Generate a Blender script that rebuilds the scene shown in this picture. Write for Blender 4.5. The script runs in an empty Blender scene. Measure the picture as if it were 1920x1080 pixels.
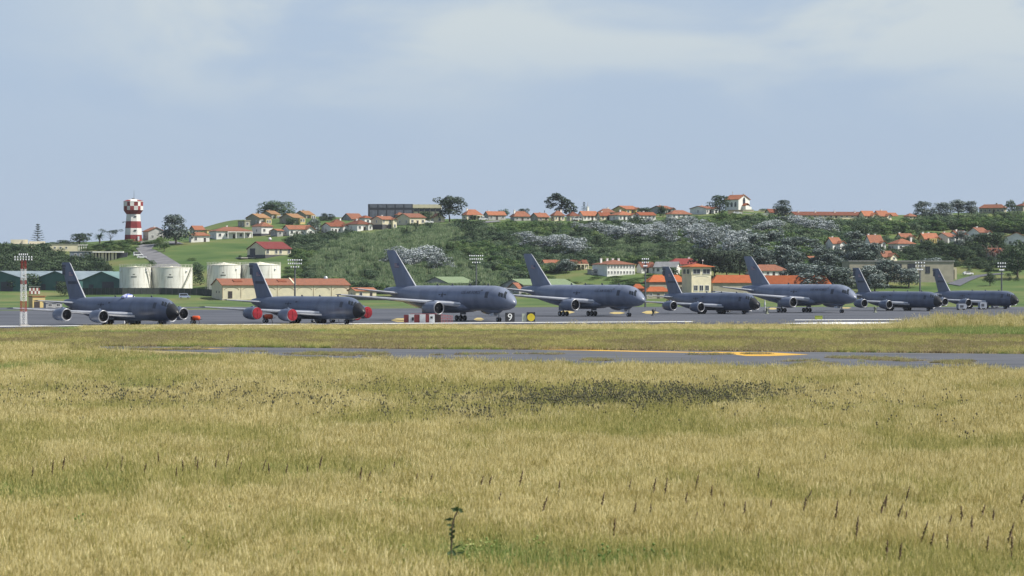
import bpy, math, random
import numpy as np
from mathutils import Vector, Matrix
R = math.radians
scene = bpy.context.scene
COL = scene.collection
rng = random.Random(7)
F = 6000.0      # focal length in pixels of the 1920 px photograph
H = 9.2         # camera height above the apron
HY = 524.0      # level of the horizon in the photograph
CX = 960.0

# ------------------------------------------------------------------ terrain
TD = np.array([1120, 1200, 1250, 1300, 1350, 1400, 1450, 1500, 1550, 1600, 1680], float)
TT = [
 (-1500, 573, 566, 556, 540, 520, 500, 486, 478, 474, 472, 472),
 (-600, 573, 566, 556, 540, 520, 500, 482, 468, 462, 460, 460),
 (0,   573, 566, 556, 540, 520, 500, 482, 468, 460, 457, 458),
 (150, 573, 566, 556, 540, 522, 505, 488, 472, 460, 454, 455),
 (250, 573, 566, 550, 530, 510, 490, 470, 452, 450, 449, 449),
 (330, 573, 566, 552, 530, 505, 482, 463, 448, 440, 436, 436),
 (450, 573, 565, 550, 525, 500, 478, 462, 445, 428, 415, 412),
 (540, 573, 563, 545, 515, 490, 470, 455, 441, 424, 410, 405),
 (600, 573, 563, 545, 515, 490, 470, 455, 440, 424, 411, 406),
 (700, 573, 563, 545, 510, 480, 458, 442, 430, 420, 412, 410),
 (800, 573, 563, 545, 510, 480, 455, 438, 424, 416, 412, 411),
 (900, 573, 563, 542, 508, 480, 455, 435, 420, 413, 410, 410),
 (1000, 573, 563, 535, 505, 478, 453, 433, 416, 412, 409, 409),
 (1100, 573, 563, 528, 500, 475, 450, 430, 414, 409, 405, 405),
 (1200, 573, 562, 525, 500, 475, 450, 428, 411, 405, 401, 401),
 (1300, 573, 562, 525, 500, 475, 450, 428, 409, 402, 399, 399),
 (1380, 573, 562, 530, 500, 472, 447, 424, 404, 396, 393, 393),
 (1500, 573, 560, 535, 505, 478, 455, 435, 415, 405, 402, 402),
 (1600, 573, 558, 535, 505, 480, 458, 442, 425, 408, 404, 404),
 (1700, 573, 556, 535, 510, 485, 465, 450, 430, 410, 404, 403),
 (1800, 573, 554, 535, 515, 490, 468, 452, 432, 410, 400, 399),
 (1920, 573, 552, 532, 512, 490, 468, 450, 428, 408, 397, 396),
 (2600, 573, 552, 532, 512, 490, 468, 450, 430, 414, 404, 404),
 (3600, 573, 560, 545, 530, 515, 500, 490, 480, 474, 470, 470)]
TU = np.array([t[0] for t in TT], float)
TY = np.array([t[1:] for t in TT], float)

def yimg(u, d):
    u = np.clip(np.asarray(u, float), TU[0], TU[-1]); d = np.asarray(d, float)
    i = np.clip(np.searchsorted(TU, u) - 1, 0, len(TU) - 2)
    t = (u - TU[i]) / (TU[i+1] - TU[i]); t = t*t*(3-2*t)
    dd = np.clip(d, TD[0], TD[-1])
    j = np.clip(np.searchsorted(TD, dd) - 1, 0, len(TD) - 2)
    w = (dd - TD[j]) / (TD[j+1] - TD[j])
    a = TY[i, j]*(1-w) + TY[i, j+1]*w
    b = TY[i+1, j]*(1-w) + TY[i+1, j+1]*w
    return a*(1-t) + b*t

def zground(x, y):
    x = np.asarray(x, float); y = np.asarray(y, float)
    d = np.maximum(y, 50.0)
    u = CX + x*F/np.maximum(d, 900)
    dc = np.clip(d, 1120, 1680)
    z = H + (HY - yimg(u, dc))*dc/F
    k = np.clip((d-1000)/120, 0, 1)                 # joins the flat airfield
    z = np.where(d < 1120, z*k*k, z)
    z = np.where(d < 1000, 0.0, z)
    f = np.clip((d-1680)/600, 0, 1); f = f*f*(3-2*f)
    z = z*(1-f) + (-25.0)*f
    return z

def at(px, py):
    """The point of the ground seen at a pixel of the photograph, and its scale in px per metre."""
    if py > 574:
        d = H*F/(py-HY)
    else:
        ds = np.arange(1100, 1681, 1.0)
        Y = yimg(np.full(ds.shape, float(px)), ds)
        hit = np.nonzero(Y <= py)[0]
        d = float(ds[hit[0]]) if len(hit) else 1680.0
    x = (px-CX)*d/F
    return Vector((x, d, float(zground(x, d)))), F/d

def flat(px, py, z=0.0):
    d = H*F/(py-HY)
    return Vector(((px-CX)*d/F, d, z))

# ------------------------------------------------------------------ materials
MATS = {}
def mat(name, c, rough=.7, c2=None, nscale=1.0, metal=0.0, spec=.3, bump=0.0, bscale=None, coord='Object', detail=4, lo=.35, hi=.65):
    if name in MATS: return MATS[name]
    m = bpy.data.materials.new(name); m.use_nodes = True
    nt = m.node_tree; b = nt.nodes['Principled BSDF']
    b.inputs['Roughness'].default_value = rough
    b.inputs['Metallic'].default_value = metal
    b.inputs['Specular IOR Level'].default_value = spec
    if c2 is None: c2 = tuple(v*.82 for v in c)
    tc = nt.nodes.new('ShaderNodeTexCoord')
    src = tc.outputs['Object']
    if coord == 'World':
        src = nt.nodes.new('ShaderNodeNewGeometry').outputs['Position']
    n = nt.nodes.new('ShaderNodeTexNoise'); n.inputs['Scale'].default_value = nscale; n.inputs['Detail'].default_value = detail
    nt.links.new(src, n.inputs['Vector'])
    r = nt.nodes.new('ShaderNodeValToRGB')
    r.color_ramp.elements[0].position = lo; r.color_ramp.elements[1].position = hi
    r.color_ramp.elements[0].color = (*c2, 1); r.color_ramp.elements[1].color = (*c, 1)
    nt.links.new(n.outputs['Fac'], r.inputs['Fac'])
    nt.links.new(r.outputs['Color'], b.inputs['Base Color'])
    if bump:
        n2 = nt.nodes.new('ShaderNodeTexNoise'); n2.inputs['Scale'].default_value = bscale or nscale*4
        nt.links.new(src, n2.inputs['Vector'])
        bp = nt.nodes.new('ShaderNodeBump'); bp.inputs['Strength'].default_value = bump; bp.inputs['Distance'].default_value = .1
        nt.links.new(n2.outputs['Fac'], bp.inputs['Height']); nt.links.new(bp.outputs['Normal'], b.inputs['Normal'])
    MATS[name] = m
    return m

def leafmat(name, cols, trans=.25, rough=.6, spec=.25, pos=None, rv=.3):
    """foliage: each leaf clump takes its colour (crowns with top light painted in) from the 'tone' attribute of its face"""
    if name in MATS: return MATS[name]
    m = bpy.data.materials.new(name); m.use_nodes = True
    nt = m.node_tree; b = nt.nodes['Principled BSDF']; out = nt.nodes['Material Output']
    b.inputs['Roughness'].default_value = rough; b.inputs['Specular IOR Level'].default_value = spec
    a = nt.nodes.new('ShaderNodeAttribute'); a.attribute_name = 'tone'
    oi = nt.nodes.new('ShaderNodeObjectInfo')
    ad = nt.nodes.new('ShaderNodeMath'); ad.operation = 'MULTIPLY_ADD'
    nt.links.new(oi.outputs['Random'], ad.inputs[0]); ad.inputs[1].default_value = rv; ad.inputs[2].default_value = -rv/2
    ad2 = nt.nodes.new('ShaderNodeMath'); ad2.operation = 'ADD'; ad2.use_clamp = True
    nt.links.new(a.outputs['Fac'], ad2.inputs[0]); nt.links.new(ad.outputs[0], ad2.inputs[1])
    r = nt.nodes.new('ShaderNodeValToRGB')
    el = r.color_ramp.elements
    n = len(cols)
    for i, c in enumerate(cols):
        p = pos[i] if pos else i/(n-1)
        e = el[i] if i < 2 else el.new(p)
        e.position = p; e.color = (*c, 1)
    nt.links.new(ad2.outputs[0], r.inputs['Fac'])
    nt.links.new(r.outputs['Color'], b.inputs['Base Color'])
    t = nt.nodes.new('ShaderNodeBsdfTranslucent'); nt.links.new(r.outputs['Color'], t.inputs['Color'])
    mx = nt.nodes.new('ShaderNodeMixShader'); mx.inputs[0].default_value = trans
    nt.links.new(b.outputs[0], mx.inputs[1]); nt.links.new(t.outputs[0], mx.inputs[2])
    nt.links.new(mx.outputs[0], out.inputs['Surface'])
    MATS[name] = m
    return m

# ------------------------------------------------------------------ mesh builder
class MB:
    def __init__(s):
        s.v = []; s.f = []; s.m = []; s.sm = []; s.tone = []
    def add(s, vs, fs, m=0, smooth=False, M=None):
        o = len(s.v)
        for p in vs:
            p = Vector(p)
            if M is not None: p = M @ p
            s.v.append(p[:])
        for f in fs:
            s.f.append([i+o for i in f]); s.m.append(m); s.sm.append(smooth); s.tone.append(0.5)
        return s
    def box(s, c, d, m=0, M=None):
        x, y, z = c; a, b, e = d[0]/2, d[1]/2, d[2]/2
        vs = [(x-a,y-b,z-e),(x+a,y-b,z-e),(x+a,y+b,z-e),(x-a,y+b,z-e),(x-a,y-b,z+e),(x+a,y-b,z+e),(x+a,y+b,z+e),(x-a,y+b,z+e)]
        return s.add(vs, [(0,3,2,1),(4,5,6,7),(0,1,5,4),(1,2,6,5),(2,3,7,6),(3,0,4,7)], m, False, M)
    def quad(s, a, b, c, d, m=0):
        return s.add([a,b,c,d], [(0,1,2,3)], m)
    def prism(s, prof, axis, lo, hi, m=0, M=None):
        """extrude a 2-D polygon along an axis: 'x' -> (lo,p0,p1), 'y' -> (p0,lo,p1), 'z' -> (p0,p1,lo)"""
        n = len(prof); P = {'x': lambda p,t: (t,p[0],p[1]), 'y': lambda p,t: (p[0],t,p[1]), 'z': lambda p,t: (p[0],p[1],t)}[axis]
        vs = [P(p,lo) for p in prof] + [P(p,hi) for p in prof]
        fs = [tuple(range(n-1,-1,-1)), tuple(range(n,2*n))] + [(i,(i+1)%n,n+(i+1)%n,n+i) for i in range(n)]
        return s.add(vs, fs, m, False, M)
    def tube(s, a, b, r, r2=None, n=8, m=0, cap=True):
        a = Vector(a); b = Vector(b); r2 = r if r2 is None else r2
        d = (b-a).normalized(); u = d.orthogonal().normalized(); w = d.cross(u)
        vs = []
        for p, q in ((a,r),(b,r2)):
            for i in range(n):
                t = 2*math.pi*i/n
                vs.append(p + u*(q*math.cos(t)) + w*(q*math.sin(t)))
        fs = [(i,(i+1)%n,n+(i+1)%n,n+i) for i in range(n)]
        s.add(vs, fs, m, True)
        if cap: s.add(vs[:n], [tuple(range(n-1,-1,-1))], m); s.add(vs[n:], [tuple(range(n))], m)
        return s
    def rings(s, rs, m=0, smooth=True, cap0=True, cap1=True, closed=True):
        n = len(rs[0]); vs = [p for r in rs for p in r]; fs = []
        for k in range(len(rs)-1):
            for i in range(n if closed else n-1):
                j = (i+1) % n
                fs.append((k*n+i, k*n+j, (k+1)*n+j, (k+1)*n+i))
        s.add(vs, fs, m, smooth)
        if cap0: s.add(rs[0], [tuple(range(n-1,-1,-1))], m)
        if cap1: s.add(rs[-1], [tuple(range(n))], m)
        return s
    def revolve(s, prof, axis='z', c=(0,0,0), n=24, m=0, cap0=True, cap1=True, smooth=True):
        rs = []
        for h, r in prof:
            ring = []
            for i in range(n):
                t = 2*math.pi*i/n
                if axis == 'z': p = (c[0]+r*math.cos(t), c[1]+r*math.sin(t), c[2]+h)
                else: p = (c[0]+h, c[1]+r*math.cos(t), c[2]+r*math.sin(t))
                ring.append(p)
            rs.append(ring)
        return s.rings(rs, m, smooth, cap0, cap1)
    def mesh(s, name, mats, tone=False):
        me = bpy.data.meshes.new(name)
        me.from_pydata([tuple(p) for p in s.v], [], s.f)
        for q in mats: me.materials.append(q)
        me.polygons.foreach_set('material_index', s.m)
        me.polygons.foreach_set('use_smooth', s.sm)
        if tone:
            a = me.attributes.new('tone', 'FLOAT', 'FACE'); a.data.foreach_set('value', s.tone)
        me.update()
        return me
    def build(s, name, mats, parent=None, tone=False, label=None):
        if not isinstance(mats, (list, tuple)): mats = [mats]
        o = bpy.data.objects.new(name, s.mesh(name, mats, tone)); COL.objects.link(o)
        if parent is not None: o.parent = parent
        if label: o['label'] = label
        return o

def tag(o, label=None, cat=None, group=None, kind=None):
    if label: o['label'] = label
    if cat: o['category'] = cat
    if group: o['group'] = group
    if kind: o['kind'] = kind
    return o
def thing(name, label, cat, loc=(0,0,0), rz=0, group=None):
    o = bpy.data.objects.new(name, None); COL.objects.link(o)
    o.empty_display_size = .5
    o.location = loc; o.rotation_euler = (0,0,rz)
    return tag(o, label, cat, group)
def copy_tree(o, parent=None):
    c = o.copy(); COL.objects.link(c)
    if parent is not None: c.parent = parent
    for ch in o.children: copy_tree(ch, c)
    return c
def text_mesh(body, size):
    cu = bpy.data.curves.new('lettering', 'FONT'); cu.body = body; cu.size = size
    cu.align_x = 'CENTER'; cu.align_y = 'CENTER'
    ob = bpy.data.objects.new('lettering', cu); COL.objects.link(ob)
    bpy.context.view_layer.update()
    me = bpy.data.meshes.new_from_object(ob.evaluated_get(bpy.context.evaluated_depsgraph_get()))
    COL.objects.unlink(ob); bpy.data.objects.remove(ob)
    return me

# ------------------------------------------------------------------ scattered stuff (geometry nodes instances)
def scatter(name, label, cat, pts, protos):
    """pts: rows x y z sx sy sz rx ry rz idx"""
    pts = np.asarray(pts, float)
    me = bpy.data.meshes.new(name)
    me.vertices.add(len(pts)); me.vertices.foreach_set('co', pts[:, :3].ravel())
    for an, typ, arr in (('scl','FLOAT_VECTOR',pts[:,3:6]), ('rot','FLOAT_VECTOR',pts[:,6:9])):
        a = me.attributes.new(an, typ, 'POINT'); a.data.foreach_set('vector', np.ascontiguousarray(arr).ravel())
    a = me.attributes.new('idx', 'INT', 'POINT'); a.data.foreach_set('value', pts[:,9].astype(np.int32))
    me.update()
    o = bpy.data.objects.new(name, me); COL.objects.link(o)
    ng = bpy.data.node_groups.new(name, 'GeometryNodeTree')
    ng.interface.new_socket('Geometry', in_out='INPUT', socket_type='NodeSocketGeometry')
    ng.interface.new_socket('Geometry', in_out='OUTPUT', socket_type='NodeSocketGeometry')
    N = ng.nodes.new; L = ng.links.new
    gi = N('NodeGroupInput'); go = N('NodeGroupOutput')
    iop = N('GeometryNodeInstanceOnPoints'); jn = N('GeometryNodeJoinGeometry')
    L(gi.outputs[0], iop.inputs['Points'])
    for p in protos:
        oi = N('GeometryNodeObjectInfo'); oi.inputs['Object'].default_value = p; oi.inputs['As Instance'].default_value = True
        L(oi.outputs['Geometry'], jn.inputs[0])
    L(jn.outputs[0], iop.inputs['Instance']); iop.inputs['Pick Instance'].default_value = True
    for an, typ, sock in (('idx','INT','Instance Index'), ('scl','FLOAT_VECTOR','Scale'), ('rot','FLOAT_VECTOR','Rotation')):
        na = N('GeometryNodeInputNamedAttribute'); na.data_type = typ; na.inputs['Name'].default_value = an
        L(na.outputs['Attribute'], iop.inputs[sock])
    L(iop.outputs[0], go.inputs[0])
    md = o.modifiers.new('scatter', 'NODES'); md.node_group = ng
    tag(o, label, cat, None, 'stuff')
    return o
def proto(name, mesh):
    return bpy.data.objects.new(name, mesh)     # not linked: only the source of scattered copies

def vnoise(x, y, seed=0):
    xi = np.floor(x).astype(np.int64); yi = np.floor(y).astype(np.int64)
    fx = x-xi; fy = y-yi; fx = fx*fx*(3-2*fx); fy = fy*fy*(3-2*fy)
    def h(a, b):
        n = (a*374761393 + b*668265263 + seed*974711) & 0x7fffffff
        n = ((n ^ (n >> 13))*1274126177) & 0x7fffffff
        return ((n ^ (n >> 16)) & 0xffff)/65535.0
    return (h(xi,yi)*(1-fx)+h(xi+1,yi)*fx)*(1-fy) + (h(xi,yi+1)*(1-fx)+h(xi+1,yi+1)*fx)*fy
def fbm(x, y, seed=0):
    return (vnoise(x,y,seed)*.55 + vnoise(x*2.1,y*2.1,seed+1)*.3 + vnoise(x*4.3,y*4.3,seed+2)*.15)
# ------------------------------------------------------------------ camera
cam = bpy.data.cameras.new('camera'); cam_o = bpy.data.objects.new('camera', cam); COL.objects.link(cam_o)
cam_o.location = (0,0,H); cam_o.rotation_euler = (R(90),0,0)
cam.sensor_width = 36; cam.lens = 36*F/1920; cam.shift_y = -16/1920
cam.clip_start = 1; cam.clip_end = 60000
cam.dof.use_dof = True; cam.dof.focus_distance = 760; cam.dof.aperture_fstop = 2.4
scene.camera = cam_o

# ------------------------------------------------------------------ daylight
SUN_AZ, SUN_EL = R(73), R(50)     # azimuth measured from straight behind the camera towards the right
sd = Vector((math.sin(SUN_AZ)*math.cos(SUN_EL), -math.cos(SUN_AZ)*math.cos(SUN_EL), math.sin(SUN_EL)))
sun = bpy.data.lights.new('sun', 'SUN'); sun.energy = 4.7; sun.angle = R(.53); sun.color = (1,.94,.84)
so = bpy.data.objects.new('sun', sun); COL.objects.link(so)
so.rotation_euler = sd.to_track_quat('Z','Y').to_euler(); so.location = (0,0,300)

w = bpy.data.worlds.new('World'); scene.world = w; w.use_nodes = True
nt = w.node_tree; bg = nt.nodes['Background']
sky = nt.nodes.new('ShaderNodeTexSky'); sky.sky_type = 'NISHITA'; sky.sun_disc = False
sky.sun_elevation = SUN_EL; sky.sun_rotation = math.atan2(sd.x, sd.y)
sky.air_density = 1.0; sky.dust_density = .6; sky.ozone_density = 2.0; sky.altitude = 20
tc = nt.nodes.new('ShaderNodeTexCoord'); sx = nt.nodes.new('ShaderNodeSeparateXYZ'); nt.links.new(tc.outputs['Generated'], sx.inputs[0])
def mth(op, a, b=None, c=None, clamp=False):
    n = nt.nodes.new('ShaderNodeMath'); n.operation = op; n.use_clamp = clamp
    for i, q in enumerate((a,b,c)):
        if q is None: continue
        if isinstance(q, (int,float)): n.inputs[i].default_value = q
        else: nt.links.new(q, n.inputs[i])
    return n.outputs[0]
# thin high cloud: a noise stretched along the horizon, denser higher up
mp = nt.nodes.new('ShaderNodeMapping'); mp.inputs['Scale'].default_value = (11, 11, 30); mp.inputs['Location'].default_value = (2.9, .4, .35)
nt.links.new(tc.outputs['Generated'], mp.inputs[0])
n1 = nt.nodes.new('ShaderNodeTexNoise'); n1.inputs['Scale'].default_value = 1.0; n1.inputs['Detail'].default_value = 7; n1.inputs['Roughness'].default_value = .52; n1.inputs['Distortion'].default_value = .5
nt.links.new(mp.outputs[0], n1.inputs['Vector'])
mr = nt.nodes.new('ShaderNodeMapRange'); mr.interpolation_type = 'SMOOTHSTEP'
nt.links.new(n1.outputs['Fac'], mr.inputs['Value']); mr.inputs['From Min'].default_value = .36; mr.inputs['From Max'].default_value = .62; mr.inputs['To Min'].default_value = .12
el = nt.nodes.new('ShaderNodeMapRange'); el.interpolation_type = 'SMOOTHSTEP'
nt.links.new(sx.outputs['Z'], el.inputs['Value']); el.inputs['From Min'].default_value = .040; el.inputs['From Max'].default_value = .082
el.inputs['To Min'].default_value = .06; el.inputs['To Max'].default_value = 1
lf = nt.nodes.new('ShaderNodeMapRange'); lf.interpolation_type = 'SMOOTHSTEP'
nt.links.new(sx.outputs['X'], lf.inputs['Value']); lf.inputs['From Min'].default_value = -.165; lf.inputs['From Max'].default_value = -.09
lf.inputs['To Min'].default_value = .25
fac = mth('MULTIPLY', mth('MULTIPLY', mr.outputs[0], el.outputs[0]), mth('MULTIPLY', lf.outputs[0], .9))
mx = nt.nodes.new('ShaderNodeMix'); mx.data_type = 'RGBA'
# even thin veil that evens out the blue, then the clouds
tint = nt.nodes.new('ShaderNodeMix'); tint.data_type = 'RGBA'; tint.blend_type = 'MULTIPLY'; tint.inputs[0].default_value = 1
nt.links.new(sky.outputs[0], tint.inputs[6]); tint.inputs[7].default_value = (.93,.97,1.12,1)
veil = nt.nodes.new('ShaderNodeMix'); veil.data_type = 'RGBA'; nt.links.new(tint.outputs[2], veil.inputs[6]); veil.inputs[7].default_value = (4.2,5.25,6.95,1)
vz = nt.nodes.new('ShaderNodeMapRange'); nt.links.new(sx.outputs['Z'], vz.inputs['Value']); vz.inputs['From Min'].default_value = 0; vz.inputs['From Max'].default_value = .6; vz.inputs['To Min'].default_value = .85; vz.inputs['To Max'].default_value = .05
nt.links.new(vz.outputs[0], veil.inputs[0])
nt.links.new(fac, mx.inputs[0]); nt.links.new(veil.outputs[2], mx.inputs[6]); mx.inputs[7].default_value = (6.1,6.75,7.0,1)
nt.links.new(mx.outputs[2], bg.inputs['Color'])
bg.inputs['Strength'].default_value = .075
vs = scene.view_settings
scene.display_settings.display_device = 'sRGB'
vs.view_transform = 'Standard'; vs.look = 'None'; vs.exposure = .45; vs.gamma = 1; vs.use_curve_mapping = False
scene.cycles.max_bounces = 6; scene.cycles.diffuse_bounces = 3; scene.cycles.glossy_bounces = 3
scene.cycles.transparent_max_bounces = 8; scene.cycles.volume_bounces = 0
scene.cycles.use_denoising = True

# ------------------------------------------------------------------ ground sheet
def axis(pts):
    out = []
    for a, b, st in pts:
        n = max(1, int(round((b-a)/st)))
        out += list(np.linspace(a, b, n, endpoint=False))
    return out + [pts[-1][1]]
gx = axis([(-16000,-2000,2000),(-2000,-600,100),(-600,-330,15),(-330,330,5),(330,600,15),(600,2000,100),(2000,16000,2000)])
gy = axis([(-2000,0,500),(0,1000,50),(1000,1120,20),(1120,1700,5),(1700,2400,50),(2400,30000,3000)])
X, Y = np.meshgrid(gx, gy); Z = zground(X, Y)
nx, ny = len(gx), len(gy)
me = bpy.data.meshes.new('ground')
me.from_pydata(np.stack([X.ravel(), Y.ravel(), Z.ravel()], 1).tolist(), [], [(j*nx+i, j*nx+i+1, (j+1)*nx+i+1, (j+1)*nx+i) for j in range(ny-1) for i in range(nx-1)])
me.polygons.foreach_set('use_smooth', [True]*len(me.polygons))
g = bpy.data.objects.new('ground', me); COL.objects.link(g); tag(g, 'grassy airfield ground rising into a green hill', 'ground', None, 'structure')
gm = bpy.data.materials.new('ground soil and turf'); gm.use_nodes = True; nt = gm.node_tree; b = nt.nodes['Principled BSDF']
b.inputs['Roughness'].default_value = .95; b.inputs['Specular IOR Level'].default_value = .1
geo = nt.nodes.new('ShaderNodeNewGeometry')
def noise(sc, det=5):
    n = nt.nodes.new('ShaderNodeTexNoise'); n.inputs['Scale'].default_value = sc; n.inputs['Detail'].default_value = det
    nt.links.new(geo.outputs['Position'], n.inputs['Vector']); return n.outputs['Fac']
def ramp(f, stops):
    r = nt.nodes.new('ShaderNodeValToRGB')
    for i, (p, c) in enumerate(stops):
        e = r.color_ramp.elements[i] if i < 2 else r.color_ramp.elements.new(p)
        e.position = p; e.color = (*c, 1)
    nt.links.new(f, r.inputs['Fac']); return r.outputs['Color']
def mixc(f, a, b_):
    m = nt.nodes.new('ShaderNodeMix'); m.data_type = 'RGBA'; nt.links.new(f, m.inputs[0]); nt.links.new(a, m.inputs[6]); nt.links.new(b_, m.inputs[7]); return m.outputs[2]
def rng_(v, a, b_):
    m = nt.nodes.new('ShaderNodeMapRange'); m.inputs['From Min'].default_value = a; m.inputs['From Max'].default_value = b_; nt.links.new(v, m.inputs['Value']); return m.outputs[0]
sp = nt.nodes.new('ShaderNodeSeparateXYZ'); nt.links.new(geo.outputs['Position'], sp.inputs[0])
green = ramp(noise(.035), [(.3,(.05,.095,.03)),(.5,(.09,.135,.045)),(.64,(.145,.155,.062)),(.8,(.20,.18,.085))])
straw = ramp(noise(.12), [(.3,(.11,.10,.035)),(.55,(.17,.15,.06)),(.75,(.10,.12,.03))])
verge = ramp(noise(.15), [(.3,(.22,.18,.09)),(.5,(.30,.25,.13)),(.7,(.2,.19,.06)),(.85,(.30,.20,.04))])
c = mixc(rng_(sp.outputs['Y'], 330, 350), straw, verge)
c = mixc(rng_(sp.outputs['Y'], 640, 700), c, green)
nt.links.new(c, b.inputs['Base Color'])
me.materials.append(gm)

# ------------------------------------------------------------------ pavements and markings
def sheet(name, poly, z, m, label, cat='pavement', kind='structure'):
    mb = MB(); mb.add([(p.x,p.y,z) for p in poly], [tuple(range(len(poly)))])
    o = mb.build(name, m); tag(o, label, cat, None, kind)
    if mb and o.data.polygons[0].normal.z < 0: o.data.flip_normals()
    return o
def streaky(name, stops, sx_, sy_):
    m = bpy.data.materials.new(name); m.use_nodes = True; global nt, b
    nt = m.node_tree; b = nt.nodes['Principled BSDF']; b.inputs['Roughness'].default_value = .78
    ge = nt.nodes.new('ShaderNodeNewGeometry'); mp_ = nt.nodes.new('ShaderNodeMapping'); mp_.inputs['Scale'].default_value = (sx_,sy_,1); nt.links.new(ge.outputs['Position'], mp_.inputs[0])
    n_ = nt.nodes.new('ShaderNodeTexNoise'); n_.inputs['Scale'].default_value = 1; n_.inputs['Detail'].default_value = 9; n_.inputs['Roughness'].default_value = .62; nt.links.new(mp_.outputs[0], n_.inputs['Vector'])
    nt.links.new(ramp(n_.outputs['Fac'], stops), b.inputs['Base Color']); return m
asph = streaky('apron asphalt', [(.3,(.028,.031,.040)),(.46,(.052,.057,.072)),(.58,(.074,.079,.097)),(.72,(.11,.11,.125))], .02, .06)
asph2 = mat('runway asphalt', (.062,.065,.08), .8, (.046,.048,.06), .06, coord='World', lo=.3, hi=.7)
old = bpy.data.materials.new('weathered taxiway asphalt'); old.use_nodes = True; nt = old.node_tree; b = nt.nodes['Principled BSDF']; b.inputs['Roughness'].default_value = .75
geo = nt.nodes.new('ShaderNodeNewGeometry'); mp = nt.nodes.new('ShaderNodeMapping'); mp.inputs['Scale'].default_value = (.05,.35,1); nt.links.new(geo.outputs['Position'], mp.inputs[0])
n = nt.nodes.new('ShaderNodeTexNoise'); n.inputs['Scale'].default_value = 1; n.inputs['Detail'].default_value = 8; nt.links.new(mp.outputs[0], n.inputs['Vector'])
c = ramp(n.outputs['Fac'], [(.30,(.03,.031,.036)),(.44,(.062,.066,.08)),(.56,(.10,.105,.12)),(.63,(.075,.075,.065)),(.70,(.12,.10,.03))])
nt.links.new(c, b.inputs['Base Color'])
def P(*pts): return [flat(a, b_) for a, b_ in pts]
sheet('apron', P((-3200,585),(-900,585),(0,582.5),(420,580.5),(720,578.5),(1010,576),(1500,574.5),(1925,571.5),(3200,569),(4200,592),(1500,604.5),(900,606),(400,610),(-900,617),(-3200,622)), .02, asph, 'grey parking apron under the row of jets', 'apron')
sheet('runway', P((-3200,622.1),(-900,617.1),(400,610.1),(900,606.1),(1500,604.6),(4200,592.1),(4200,604),(1920,613),(900,614),(400,614),(100,617.5),(-900,625),(-3200,640)), .03, asph2, 'darker asphalt runway strip in front of the jets', 'runway')
sheet('far_taxiway', P((-3200,579.4),(-300,577.6),(100,576.5),(420,575.2),(900,574.6),(900,575.2),(420,577.6),(100,580.4),(-300,582.4),(-3200,584.2)), .02, asph, 'thin far taxiway beyond the apron grass', 'taxiway')
sheet('old_taxiway', P((170,649.5),(420,651),(800,655),(1200,657),(1500,660),(1920,664),(2700,670),(2700,722),(1920,709),(1600,704),(1300,698),(1050,692),(850,684),(650,672),(420,662),(200,654)), .025, old, 'weathered old taxiway crossing the grass', 'taxiway')
white = mat('white runway paint', (.82,.82,.80), .6, (.6,.6,.6), .3, coord='World')
yel = mat('yellow taxiway paint', (.62,.36,.035), .7, (.5,.30,.05), .4, coord='World')
yel2 = mat('worn yellow apron paint', (.55,.42,.14), .8, (.30,.25,.13), .25, coord='World')
sheet('runway_edge_line', P((-900,617.0),(0,612.6),(400,609.6),(700,607.6),(960,605.6),(1300,603.6),(1300,602.6),(960,604.5),(700,606.4),(400,608.4),(0,611.2),(-900,615.6)), .04, white, 'long white painted line along the runway far edge', 'marking')
sheet('runway_edge_line', P((1490,600.6),(1690,600.0),(1690,599.0),(1490,599.6)), .04, white, 'short thin white painted line right of the centre near edge', 'marking')
sheet('runway_edge_line', P((1735,598.6),(1860,598.0),(1860,597.0),(1735,597.6)), .04, white, 'thin white painted line near the rightmost jet', 'marking')
sheet('runway_block_marking', P((1462,606.5),(1560,604.2),(1700,604.4),(1740,606.4),(1700,607.6),(1560,608.2)), .042, white, 'broad white painted bar on the runway', 'marking')
sheet('runway_near_line', P((-400,619.9),(60,618.6),(60,617.6),(-400,618.9)), .042, white, 'short white near edge line below the striped mast', 'marking')
sheet('runway_near_line', P((500,613.7),(1600,613.7),(1920,612.6),(1920,611.9),(1600,613.0),(500,613.0)), .042, white, 'thin white line along the near runway edge', 'marking')
sheet('yellow_arrow_marking', P((1330,660.2),(1400,668),(1440,668.2),(1518,665.2),(1440,660.9)), .036, yel, 'broad yellow painted wedge on the old taxiway', 'marking')
sheet('yellow_taxi_line', P((985,654.6),(1090,656),(1200,658.3),(1340,661.3),(1340,662.6),(1200,660.2),(1090,657.6),(985,655.6)), .035, yel, 'thin yellow line leading to the wedge on the old taxiway', 'marking')
sheet('yellow_taxi_line', P((235,653.2),(330,652.4),(432,654.0),(330,655.2)), .036, yel, 'thin yellow line at the left end of the old taxiway', 'marking')
for i, (x0, x1, y0, y1, lab) in enumerate([(732,772,597,604,'bright yellow painted patch left of the striped barrier'),(888,908,596,602,'yellow painted patch between the wheels of the third jet'),(1046,1078,583,588,'yellow painted patch behind the nose wheel of the fourth jet'),
        (1142,1172,585,589,'pale yellow painted patch under the nose of the fourth jet'),(1203,1236,583,589,'yellow painted patch under the left wing of the fifth jet'),(1405,1424,578,581,'yellow painted patch beyond the nose of the fifth jet'),(1440,1458,577,580.5,'yellow painted patch by the pale posts'),(1575,1597,576.3,578.6,'yellow painted patch under the sixth jet nose'),(1724,1742,574.2,576,'yellow painted patch under the seventh jet nose')]):
    a, b_ = x0, x1
    sheet('painted_patch', P((a,(y0+y1)/2),(a+(b_-a)*.3,y1),(a+(b_-a)*.7,y1),(b_,(y0+y1)/2),(a+(b_-a)*.7,y0),(a+(b_-a)*.3,y0)), .034, yel2, lab, 'marking')
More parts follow.
